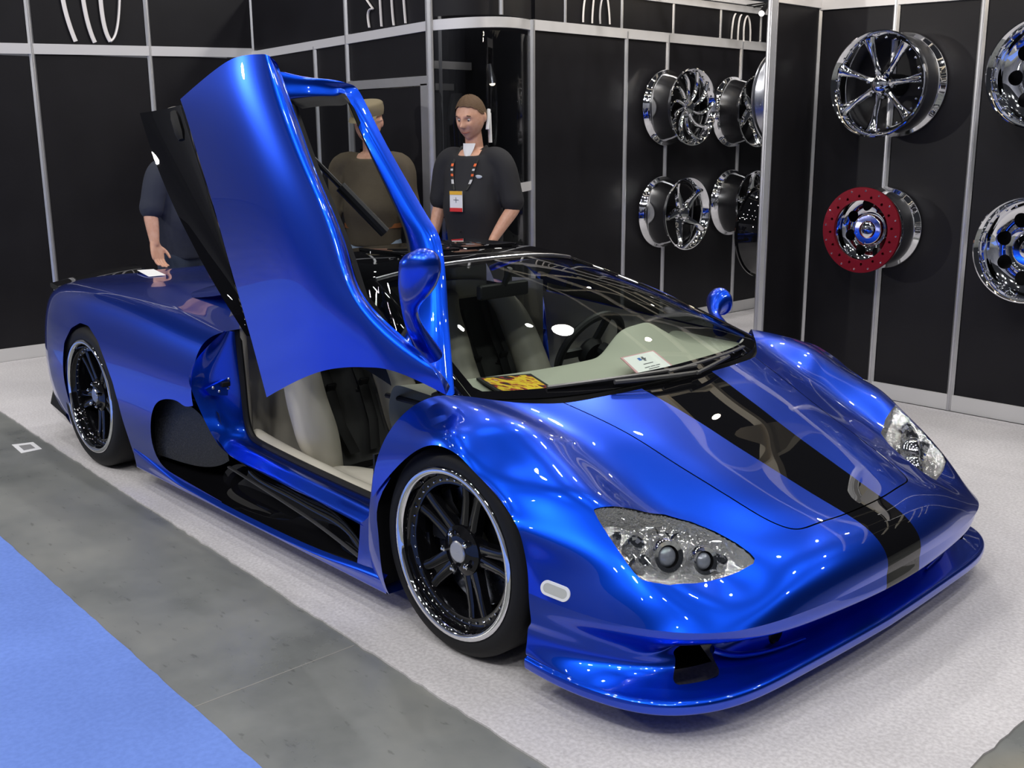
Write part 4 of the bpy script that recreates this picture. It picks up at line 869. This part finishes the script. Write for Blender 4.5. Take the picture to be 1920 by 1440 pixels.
# ---- display wheels
GROOVE=DARK
def display_wheel(label,R,depth,pos,axis,style,rot=0.,group=None,ringm=None,barm=CHROME,dish=.05):
    w=empty('display_wheel',pos); tag(w,label,'wheel',group); q=Vector(axis).to_track_quat('Z','Y'); w.rotation_mode='QUATERNION'; w.rotation_quaternion=q
    MB().lathe([(R-.012,-.002),(R-.006,.004),(R,.002),(R+.001,-.008),(R-.012,-.014),(R-.018,-.03),(R-.03,-.05),(R-.035,-depth*.75),(R-.02,-depth*.9),(R-.004,-depth+.012),(R,-depth+.004),(R-.006,-depth),(R-.02,-depth),(R-.05,-depth*.6),(R-.045,-.06),(R-.03,-.03)],n=64,closed=True).build('rim_barrel',barm,w,angle=40)
    if style=='seven':
        spk=None
        for k in range(7):
            if spk is None:
                mb=MB(); G=[]
                for r,wd,z in [(.05,.022,-dish),(R*.35,.016,-dish*.9),(R*.6,.017,-dish*.75),(R*.82,.030,-dish*.55),(R-.03,.046,-dish*.4)]: G.append([(r,-wd,z-.02),(r,-wd*.8,z),(r,0,z+.008),(r,wd*.8,z),(r,wd,z-.02)])
                spk=MB().grid(np.array(G)).build('spoke',CHROME,w,angle=50); spk.rotation_euler=(0,0,rot)
            else: c=spk.copy(); C.objects.link(c); c.rotation_euler=(0,0,rot+2*math.pi*k/7)
    if style in('ten','five'):
        n=10 if style=='ten' else 5; spk=None
        for k in range(n):
            if spk is None:
                mb=MB(); G=[]
                for t in np.linspace(0,1,8):
                    r=.045+(R-.07)*t; a=.55*t*t if n==10 else .45*math.sin(t*2.2)*.6; wd=(.012+.008*t) if n==10 else (.03+.012*math.cos(t*4)); z=-dish+dish*.75*t*t
                    e=Vector((math.cos(a),math.sin(a))); nn=Vector((-e.y,e.x)); G.append([(*(e*r+nn*s*wd),z+dz) for s,dz in ((-1,-.025),(-.7,0),(0,.007),(.7,0),(1,-.025))])
                spk=MB().grid(np.array(G)).build('spoke',CHROME,w,angle=50); spk.rotation_euler=(0,0,rot)
            else: c=spk.copy(); C.objects.link(c); c.rotation_euler=(0,0,rot+2*math.pi*k/n)
    if style=='holes':
        n=8; mb=MB(); ns=64; G=[]
        rad=[.03,.055,.085,R*.40,R*.47,R*.56,R*.65,R*.72,R*.78,R-.03]
        for i in range(ns+1):
            a=2*math.pi*i/ns; G.append([(r*math.cos(a),r*math.sin(a),-dish-.02+(.03 if r<.09 else 0)-.03*math.sin(math.pi*min(1,max(0,(r-.09)/(R-.12))))) for r in rad])
        V,F=grid_mesh(np.array(G)); fld=np.full(len(V),-1.)
        # finer sheet with real round holes
        rr=np.linspace(.03,R-.03,26); aa=np.linspace(0,2*math.pi,129); Gh=np.array([[(r*math.cos(a),r*math.sin(a),-dish-.02+(.03 if r<.09 else 0)-.03*math.sin(math.pi*min(1,max(0,(r-.09)/(R-.12))))) for r in rr] for a in aa]); V,F=grid_mesh(Gh)
        d=np.min([np.hypot(V[:,0]-x,V[:,1]-y) for x,y in ring(n,R*.60,rot)],axis=0); V,F=clip(V,F,R*.14-d)
        o=mesh('wheel_disc',V,F,CHROME,w); weld(o)
    if style=='beadlock':
        pass
    MB().lathe([(.001,-dish+.03),(.03,-dish+.03),(.045,-dish+.022),(.055,-dish),(.06,-dish-.03)],n=24).build('hub_cap',CHROME,w)
    nut=None
    for x,y in ring(6,.075,rot):
        if nut is None: nut=MB().prism(ring(6,.009),-dish-.02,-dish+.012).build('lug_nut',CHROME,w); nut.location=(x,y,0)
        else: c=nut.copy(); C.objects.link(c); c.location=(x,y,0)
    if style in('seven','ten','holes'):
        st=None
        for x,y in ring(28,R-.04,.1):
            if st is None: st=MB().ball((0,0,-.020),.008,n=4).build('rim_bolt',CHROME,w); st.location=(x,y,0)
            else: c=st.copy(); C.objects.link(c); c.location=(x,y,0)
    MB().lathe([(.001,-depth),(.06,-depth),(.06,-.08),(.001,-.08)],n=16).build('wall_mount',DARK,w)
    return w
display_wheel('large chrome seven-spoke wheel above the red-ringed wheel',.285,.245,(-.745,2.745,1.809),(-.02,-1,0),'seven',rot=1.9)
wr=display_wheel('wheel with a red bolted bead ring and round-holed centre',.235,.24,(-.775,2.75,1.010),(-.02,-1,0),'holes',rot=.3,dish=.07)
RED=mat('red_anodised',(.22,.006,.016),rough=.32,metal=.55)
rr=np.linspace(.168,.240,8); aa=np.linspace(0,2*math.pi,145); V,F=grid_mesh(np.array([[(r*math.cos(a),r*math.sin(a),.016) for r in rr] for a in aa])); d=np.min([np.hypot(V[:,0]-x,V[:,1]-y) for x,y in ring(16,.192,.1)],axis=0); V,F=clip(V,F,.0085-d); o=mesh('bead_ring',V,F,RED,wr); weld(o)
MB().lathe([(.168,.016),(.168,-.004),(.24,-.004),(.242,.012),(.240,.016)],n=72).build('bead_ring_edge',RED,wr,angle=40)
b=None
for x,y in ring(16,.222,.3):
    if b is None: b=MB().ball((0,0,.017),.0065,n=4).build('ring_bolt',CHROME,wr); b.location=(x,y,0)
    else: c=b.copy(); C.objects.link(c); c.location=(x,y,0)
display_wheel('deep chrome wheel with round holes on the upper row past the aluminium post',.27,.24,(.12,2.75,1.83),(-.02,-1,0),'holes',rot=.1,dish=.06)
display_wheel('deep chrome wheel with round holes on the lower row past the aluminium post',.27,.24,(.135,2.75,.960),(-.02,-1,0),'holes',rot=.5,dish=.06)
display_wheel('chrome wheel with ten thin curved spokes on the back wall',.292,.27,(-2.95,3.985,1.757),(1,.0,0),'ten',rot=.2)
display_wheel('chrome wheel with five broad spokes under the ten-spoke wheel',.285,.27,(-2.95,3.955,.940),(1,.0,0),'five',rot=.5)
display_wheel('chrome wheel half hidden by the corner post, upper row',.29,.27,(-2.95,4.86,1.735),(1,.0,0),'five',rot=.9)
display_wheel('chrome wheel half hidden by the corner post, lower row',.28,.27,(-2.95,4.88,.975),(1,.0,0),'five',rot=.1)
display_wheel('dark rimmed wheel edge peeping past the corner post',.29,.22,(-1.52,2.87,.96),(-1,0,0),'seven',barm=BLACK)
display_wheel('silver wheel edge peeping past the corner post',.29,.22,(-1.52,2.985,1.76),(-1,0,0),'seven',barm=SILV)

# ---- overhead frame of the booth and the hall beyond the aisle
wF=wall('ceiling_frame'); CRM=mat('cream_beam',(.70,.64,.52),rough=.4,metal=.2)
for y in (2.55,3.15,3.75,4.35,4.95,5.55,6.15): beam(wF,(-3.2,y),(2.2,y),2.74,2.74,h=.06,th=.035,m=CRM,name='frame_beam')
for x in (-3.1,-2.4,-1.7,-1.0,-.3,.4,1.1,1.8): beam(wF,(x,2.55),(x,6.15),2.76,2.76,h=.05,th=.035,m=CRM,name='frame_beam')
hw=MB().box((-22,-11.2,0),(16,-11,5.5)).build('wall_hall',mat('pale_hall_wall',(.17,.175,.20),rough=.7,noise=(.4,(.12,.125,.15),.4,.6)),None,smooth=False); tag(hw,kind='structure')
hw=MB().box((-14.2,-11,0),(-14,6,5.5)).build('wall_hall_end',MATS['pale_hall_wall'],None,smooth=False); tag(hw,kind='structure')
# ============================================================ PEOPLE
def remesh(o,vox,smooth=6):
    m=o.modifiers.new('r','REMESH'); m.mode='VOXEL'; m.voxel_size=vox
    s=o.modifiers.new('s','SMOOTH'); s.factor=.5; s.iterations=smooth
    dg=bpy.context.evaluated_depsgraph_get(); me=bpy.data.meshes.new_from_object(o.evaluated_get(dg)); o.modifiers.clear(); old=o.data; mats=list(old.materials); o.data=me
    me.materials.clear(); [me.materials.append(x) for x in mats]; me.polygons.foreach_set('use_smooth',[True]*len(me.polygons)); return o
def ell(mb,pts,n=20):
    """closed loft of ellipses: (x,y,z, half depth along x, half width along y)"""
    pts=np.asarray(pts,float); c=curve(pts,max(10,len(pts)*4)); v=[];f=[]
    for p in c:
        for j in range(n): a=2*math.pi*j/n; v.append((p[0]+p[3]*math.cos(a),p[1]+p[4]*math.sin(a),p[2]))
    k=len(c)
    for i in range(k-1):
        for j in range(n): f.append((i*n+j,i*n+(j+1)%n,(i+1)*n+(j+1)%n,(i+1)*n+j))
    f.append(tuple(range(n-1,-1,-1))); f.append(tuple(range((k-1)*n,k*n))); mb.add(v,f)
def limb(mb,pts,n=12): 
    p=np.asarray(pts,float); c=curve(p,len(p)*4) if len(p)>2 else p; mb.tube([q[:3] for q in c],[q[3] for q in c],n=n)
    for q in (c[0],c[-1]): mb.ball(tuple(q[:3]),q[3],n=6)
SKIN=mat('skin',(.56,.30,.20),rough=.5,noise=(40,(.60,.34,.24),.4,.6)); SKIN.node_tree.nodes['Principled BSDF'].inputs['Subsurface Weight'].default_value=.08
def head_mesh(scale=1.):
    n=36; v=[];f=[]
    for i in range(n+1):
        th=math.pi*i/n
        for j in range(2*n):
            a=math.pi*j/n; x=math.sin(th)*math.cos(a); y=math.sin(th)*math.sin(a); z=math.cos(th)
            X=.102*x; Y_=.079*y; Z=.122*z
            lo=max(0,-z); 
            if z<0: Y_*=1-.20*lo**1.8; X=X*(1-.10*lo) + (.018*lo if x>0 else .022*lo)
            if x<0 and z<-.2: X+= .03*lo
            if x>0:
                g=lambda y0,z0,sy,sz: math.exp(-((y-y0)/sy)**2-((z-z0)/sz)**2)
                X+=.036*g(0,-.20,.15,.12)+.016*g(0,.02,.11,.2)      # nose
                X-=.018*(g(.36,.05,.17,.11)+g(-.36,.05,.17,.11))   # sockets
                X+=.012*(g(.36,.22,.25,.09)+g(-.36,.24,.25,.09))   # brow
                X+=.010*g(0,-.47,.26,.05)+.010*g(0,-.60,.22,.05)-.010*g(0,-.535,.28,.025)-.005*g(0,-.36,.2,.05)  # lips
                X+=.012*g(0,-.82,.28,.14)                            # chin
                X+=.006*(g(.5,-.2,.2,.18)+g(-.5,-.2,.2,.18))
            v.append((X,Y_,Z))
    for i in range(n):
        for j in range(2*n): f.append((i*2*n+j,(i+1)*2*n+j,(i+1)*2*n+(j+1)%(2*n),i*2*n+(j+1)%(2*n)))
    return v,f
def hand(mb,w,d,side,curl=.5,size=1.):
    """palm and five fingers; w wrist, d pointing direction, side = unit vector across the knuckles towards the thumb"""
    w=Vector(w); d=Vector(d).normalized(); s=Vector(side); s=(s-d*s.dot(d)).normalized(); n=d.cross(s)
    k=size
    for t in np.linspace(-1,1,5): limb(mb,[(*(w+s*t*.018*k),.017*k),(*(w+d*.05*k+s*t*.030*k),.015*k),(*(w+d*.088*k+s*t*.033*k),.012*k)],8)
    for i,(t,l) in enumerate([(1.,.072),(.36,.082),(-.3,.076),(-.95,.060)]):
        b=w+d*.088*k+s*t*.031*k; p1=b+(d*math.cos(curl*.5)+n*math.sin(curl*.5))*l*.45*k; p2=p1+(d*math.cos(curl*1.2)+n*math.sin(curl*1.2))*l*.32*k; p3=p2+(d*math.cos(curl*2)+n*math.sin(curl*2))*l*.25*k
        limb(mb,[(*b,.0098*k),(*p1,.0092*k),(*p2,.0085*k),(*p3,.0070*k)],8)
    b=w+d*.025*k+s*.028*k; p1=b+(d*.6+s*.65+n*.25).normalized()*.040*k; p2=p1+(d*.9+s*.2+n*.35).normalized()*.03*k; p3=p2+(d*.95+n*.4).normalized()*.022*k
    limb(mb,[(*b,.014*k),(*p1,.0115*k),(*p2,.010*k),(*p3,.008*k)],8)
def person(label,loc,face,H=1.78,shirt=None,trouser=None,arms=None,head=(0,0,0),hair=None,belly=.0,long_sleeve=False,collar=None,lean=0.,stance=.10):
    """face: heading (radians) of local +x; arms: [(shoulder,elbow,wrist,hand dir,thumb side) left(+y), right(-y)]"""
    p=empty('person',loc,face); tag(p,label,'person'); k=H/1.78
    hs=Vector((.01+lean,0,1.60)); neck=Vector((lean*.9-.01,0,1.47))
    tors=[(0,0,.90,.115,.165),(.0,0,.98,.120+belly*.5,.168),(.01+belly*.3,0,1.10,.118+belly,.162+belly*.3),(.01+lean*.5,0,1.24,.118+belly*.5,.172),(lean*.8,0,1.36,.112,.185),(lean*.9,0,1.44,.085,.150),(lean*.95-.01,0,1.485,.055,.07)]
    body=MB(); ell(body,tors); limb(body,[(*neck,.058),(*(neck.lerp(hs,.6)),.054),(*hs,.052)])
    for i,s in enumerate((1,-1)):
        hip=(0,s*.09,.90,.088); limb(body,[hip,(.012,s*(.09+stance*.2),.70,.080),(.02,s*stance,.49,.058),(.0,s*(stance+.005),.30,.056),(-.02,s*(stance+.01),.09,.040)])
        sh,el,wr,hd,sd=arms[i]; sh=Vector(sh); el=Vector(el); wr=Vector(wr)
        limb(body,[(lean*.8,s*.12,1.415,.06),(*sh,.058),(*(sh.lerp(el,.5)),.049),(*el,.040),(*(el.lerp(wr,.35)),.042),(*wr,.028)]); hand(body,wr,hd,sd)
    R=Euler(head).to_matrix().to_4x4(); hv,hf=head_mesh(); T=Matrix.Translation(hs+Vector((.018,0,.075)))@R@Matrix.Diagonal((1.1,1.12,1.08,1))
    body.add(hv,hf,T)
    for s in (1,-1): body.ball((-.012,s*.078,-.002),.030,T=T,n=6,sc=(.62,.35,1.))
    b=body.build('body',SKIN,p); remesh(b,.0052,2)
    for s in (1,-1):
        MB().ball((.0825,s*.030,.006),.0088,T=T,n=6).build('eye',mat('eye_white',(.5,.47,.44),rough=.2),p)
        MB().ball((.0888,s*.0295,.003),.0046,T=T,n=5).build('iris',mat('iris_dark',(.03,.02,.015),rough=.2),p)
        MB().tube([(.094,s*.014,.026),(.096,s*.030,.031),(.086,s*.046,.026)],[.003,.0045,.002],n=6,T=T).build('eyebrow',hair if hair else mat('brow_grey',(.18,.13,.09),rough=.8),p)
    MB().tube([(.080,-.030,-.062),(.102,-.012,-.066),(.105,0,-.0655),(.102,.012,-.066),(.080,.030,-.062)],[.001,.0028,.003,.0028,.001],n=6,T=T).build('mouth',mat('lip_colour',(.30,.10,.08),rough=.5),p)
    if hair:
        mb=MB(); V=[];F=[]; n=36
        for i in range(n+1):
            th=math.pi*i/n
            for j in range(2*n):
                a=math.pi*j/n; x=math.sin(th)*math.cos(a); y=math.sin(th)*math.sin(a); z=math.cos(th); rr=1.045+.014*math.sin(17*a+9*th)*math.sin(13*th+5*a)+.05*max(0,z)*max(0,x+.3)
                V.append((.102*x*rr,.079*y*rr*1.02,.122*z*rr))
        for i in range(n):
            for j in range(2*n): F.append((i*2*n+j,(i+1)*2*n+j,(i+1)*2*n+(j+1)%(2*n),i*2*n+(j+1)%(2*n)))
        V=np.array(V); fld=(.022+.060*np.clip(V[:,0]/.085,0,1)-.085*np.clip(-V[:,0]/.05,0,1)-.01*(np.abs(V[:,1])>.07)+.006*np.sin(V[:,1]*160)*np.cos(V[:,0]*90))-V[:,2]
        V,F=clip(V,F,fld); mb.add(V,F,T); mb.build('hair',hair,p)
    # clothes
    mb=MB(); ell(mb,[(a,b_,c+(-.04 if i==0 else 0),d+.020,e+.022) for i,(a,b_,c,d,e) in enumerate(tors[:6])])
    for i,s in enumerate((1,-1)):
        sh,el,wr,hd,sd=arms[i]; sh=Vector(sh); el=Vector(el); wr=Vector(wr); e=sh.lerp(el,.88)
        limb(mb,[(lean*.8,s*.10,1.41,.075),(*sh,.078),(*(sh.lerp(el,.5)),.074),(*e,.076)] if not long_sleeve else [(lean*.8,s*.10,1.41,.075),(*sh,.076),(*(sh.lerp(el,.5)),.068),(*el,.060),(*(el.lerp(wr,.5)),.056),(*(el.lerp(wr,.96)),.042)])
    so=mb.build('shirt',shirt,p); remesh(so,.012,8)
    mb=MB(); ell(mb,[(0,0,.80,.10,.15),(0,0,.90,.130,.178),(0,0,.985,.128+belly*.4,.178)])
    for s in (1,-1): limb(mb,[(0,s*.09,.88,.105),(.012,s*(.09+stance*.2),.70,.096),(.02,s*stance,.49,.080),(.0,s*(stance+.005),.28,.074),(-.01,s*(stance+.01),.09,.072)])
    to=mb.build('trousers',trouser,p); remesh(to,.014,6)
    for s in (1,-1):
        mb=MB(); ell(mb,[(.045,s*(stance+.012),0.004,.145,.05),(.045,s*(stance+.012),.03,.145,.052),(.02,s*(stance+.012),.065,.10,.048),(-.02,s*(stance+.012),.10,.055,.045)]); mb.build('shoe',mat('black_shoe',(.012,.011,.01),rough=.4),p)
    if collar:
        mb=MB(); 
        for s in (1,-1): mb.grid(np.array([[(lean+.03*math.cos(t)-.012+.045*math.cos(t),s*.078*math.sin(t),1.505-.045*max(0,math.cos(t))),(lean-.012+.10*math.cos(t),s*.098*math.sin(t),1.465-.055*max(0,math.cos(t)))] for t in np.linspace(.25,math.pi,16)]))
        mb.build('collar',collar,p)
    p.scale=(k,k,k); return p,T,k
CLOTH=mat('black_cotton',(.014,.014,.017),rough=.8); JEAN=mat('dark_denim',(.02,.03,.055),rough=.85)
down=lambda s,out=.0,fwd=.0: (Vector((0,s*.205,1.405)),Vector((-.01,s*(.25+out),1.135)),Vector((.06+fwd,s*(.27+out),.895)),(.12,0,-1),(1,0,0))
# man in the black shirt behind the roof
fc=math.radians(-72)
p3,T3,k3=person('smiling man in black short-sleeved shirt with lanyard badge behind the car roof',(-2.80,1.60,0),fc,H=1.765,shirt=CLOTH,trouser=mat('black_trousers',(.012,.012,.014),rough=.8),arms=[(Vector((0,.205,1.405)),Vector((.0,.285,1.13)),Vector((.12,.20,.93)),(.45,-.5,-.7),(.6,.2,0)),down(-1,.02)],head=(0,math.radians(15),math.radians(2)),hair=mat('sandy_hair',(.10,.055,.025),rough=.7,bump=(180,.8,.006)),belly=.045,collar=CLOTH)
WT=mat('white_cotton',(.75,.75,.75),rough=.8)
mb=MB(); mb.grid(np.array([[(.080+.012*math.cos(t*1.5)-.03*(1-u)*0+.04*u,w*t*.9,1.50-.115*u) for t in (-1,-.5,0,.5,1)] for u,w in ((0,.050),(.3,.043),(.65,.024),(1,.003))])+np.array([-.026,0,.016])); mb.build('undershirt',WT,p3)
def on_chest(y,z): return .135+.012-.9*y*y+ (.02 if z<1.25 else 0)-max(0,z-1.30)*.32
lan=[]
for s in (1,-1):
    pts=[(.0,s*.085,1.50),(.075,s*.085,1.44)]+[(on_chest(s*yy,z)+.012,s*yy,z) for yy,z in ((.082,1.38),(.074,1.33),(.064,1.28),(.045,1.235))]
    mb=MB(); G=[]
    cc=curve(pts,24)
    for q_ in cc: G.append([(q_[0],q_[1]-.009,q_[2]),(q_[0]+.003,q_[1],q_[2]),(q_[0],q_[1]+.009,q_[2])])
    ln=mb.grid(np.array(G)).build('lanyard',mat('black_webbing',(.01,.01,.01),rough=.6),p3)
    for a,b,m in ((6,8,mat('orange_print',(.75,.13,.03),rough=.6)),(10,12,mat('grey_webprint',(.5,.5,.5),rough=.6)),(15,17,MATS['orange_print']),(19,21,MATS['grey_webprint'])):
        MB().grid(np.array(G[a:b+1])+np.array([.0025,0,0])).build('lanyard_print',m,ln)
bx=on_chest(0,1.24)+.052
bd=MB().box((bx,-.045,1.105),(bx+.004,.045,1.23)).build('badge',WT,p3,smooth=False)
MB().box((bx+.003,-.045,1.208),(bx+.006,.045,1.23)).build('badge_top',mat('yellow_print',(.75,.42,.03),rough=.5),bd,smooth=False); MB().box((bx+.003,-.045,1.105),(bx+.006,.045,1.128)).build('badge_foot',mat('red_print',(.6,.02,.02),rough=.5),bd,smooth=False)
MB().box((bx+.003,-.018,1.175),(bx+.0055,.018,1.178)).build('badge_print',INK2,bd,smooth=False); MB().box((bx+.003,-.0015,1.16),(bx+.0055,.0015,1.192)).build('badge_print',INK2,bd,smooth=False)
MB().ball((.128,.105,1.315),.028,n=8,sc=(.12,1,.4)).build('chest_emblem',mat('silver_thread',(.45,.5,.55),rough=.5),p3)
for z in (1.22,1.10,.98): MB().ball((on_chest(0,z)+.012,.0,z),.006,n=5).build('shirt_button',DARK,p3)
MB().tube([(-.02,.088,1.60),(-.045,.085,1.72),(-.075,.07,1.70),(-.085,.07,1.52)],.012,n=8).build('neck_strap',WT,p3)
# man in a brown polo and flat cap behind the raised door
BRN=mat('brown_knit',(.075,.058,.036),rough=.9,noise=(6,(.10,.08,.052),.3,.7),bump=(90,.3,.004))
p2,T2,k2=person('man in brown polo sweater and khaki flat cap behind the raised door',(-3.52,1.33,0),math.radians(-52),H=1.74,shirt=BRN,trouser=mat('pale_denim',(.30,.38,.48),rough=.8),arms=[down(1,.02),down(-1,.02)],head=(0,math.radians(12),math.radians(-10)),hair=None,belly=.05,long_sleeve=True,collar=mat('black_collar',(.01,.01,.01),rough=.8))
mb=MB(); KH=mat('khaki_cloth',(.20,.165,.10),rough=.9)
ell(mb,[(0,0,.045,.112,.090),(0,0,.07,.118,.096),(.005,0,.105,.118,.095),(.0,0,.128,.09,.075),(0,0,.136,.03,.03)]); mb.v=[T2@Vector(v) for v in mb.v]; mb.build('cap',KH,p2)
mb=MB(); mb.grid(np.array([[(x0*math.cos(t)+.02,.092*math.sin(t)*1.0,z) for t in np.linspace(-1.2,1.2,15)] for x0,z in ((.09,.050),(.13,.043),(.155,.030))]),T=T2); mb.build('cap_brim',KH,p2)
MB().tube([(.10,.05,.01),(.102,.03,.022),(.105,.012,.01),(.102,.03,-.008)],.0018,n=5,closed=True,T=T2).build('spectacles',SILV,p2); MB().tube([(.10,.052,.012),(.05,.083,.015),(-.01,.086,.01)],.0018,n=5,T=T2).build('spectacle_arm',SILV,p2)
mb=MB(); mb.lathe([(.172,.985),(.185,.985),(.185,1.015),(.172,1.015)],n=40,T=Matrix.Diagonal((.86,1.08,1,1))); mb.build('belt',mat('tan_leather',(.25,.09,.03),rough=.5),p2)
# man in the navy tee whose hand holds a paper on the rear deck
NAVY=mat('navy_cotton',(.022,.026,.042),rough=.85,bump=(25,.25,.01))
p1,T1,k1=person('man in navy t-shirt and jeans standing at the rear deck',(-3.90,.14,0),math.radians(32),H=1.70,shirt=NAVY,trouser=JEAN,arms=[down(1,.0),(Vector((.01,-.205,1.405)),Vector((-.01,-.285,1.17)),Vector((.03,-.325,.985)),(.25,-.1,-.95),(.3,1,0))],head=(0,.2,0),hair=mat('grey_hair',(.15,.14,.13),rough=.8,bump=(180,.8,.006)),belly=.06)

pp=empty('paper_sheet'); tag(pp,'white paper sheet held under a hand on the blue rear deck','paper')
q=[px(257,507,'z',.848),px(288,505,'z',.848),px(311,516,'z',.848),px(279,519,'z',.848)]
slab(flat_sheet('s',q,.0015,None),.0015,WHITE,'paper',pp)
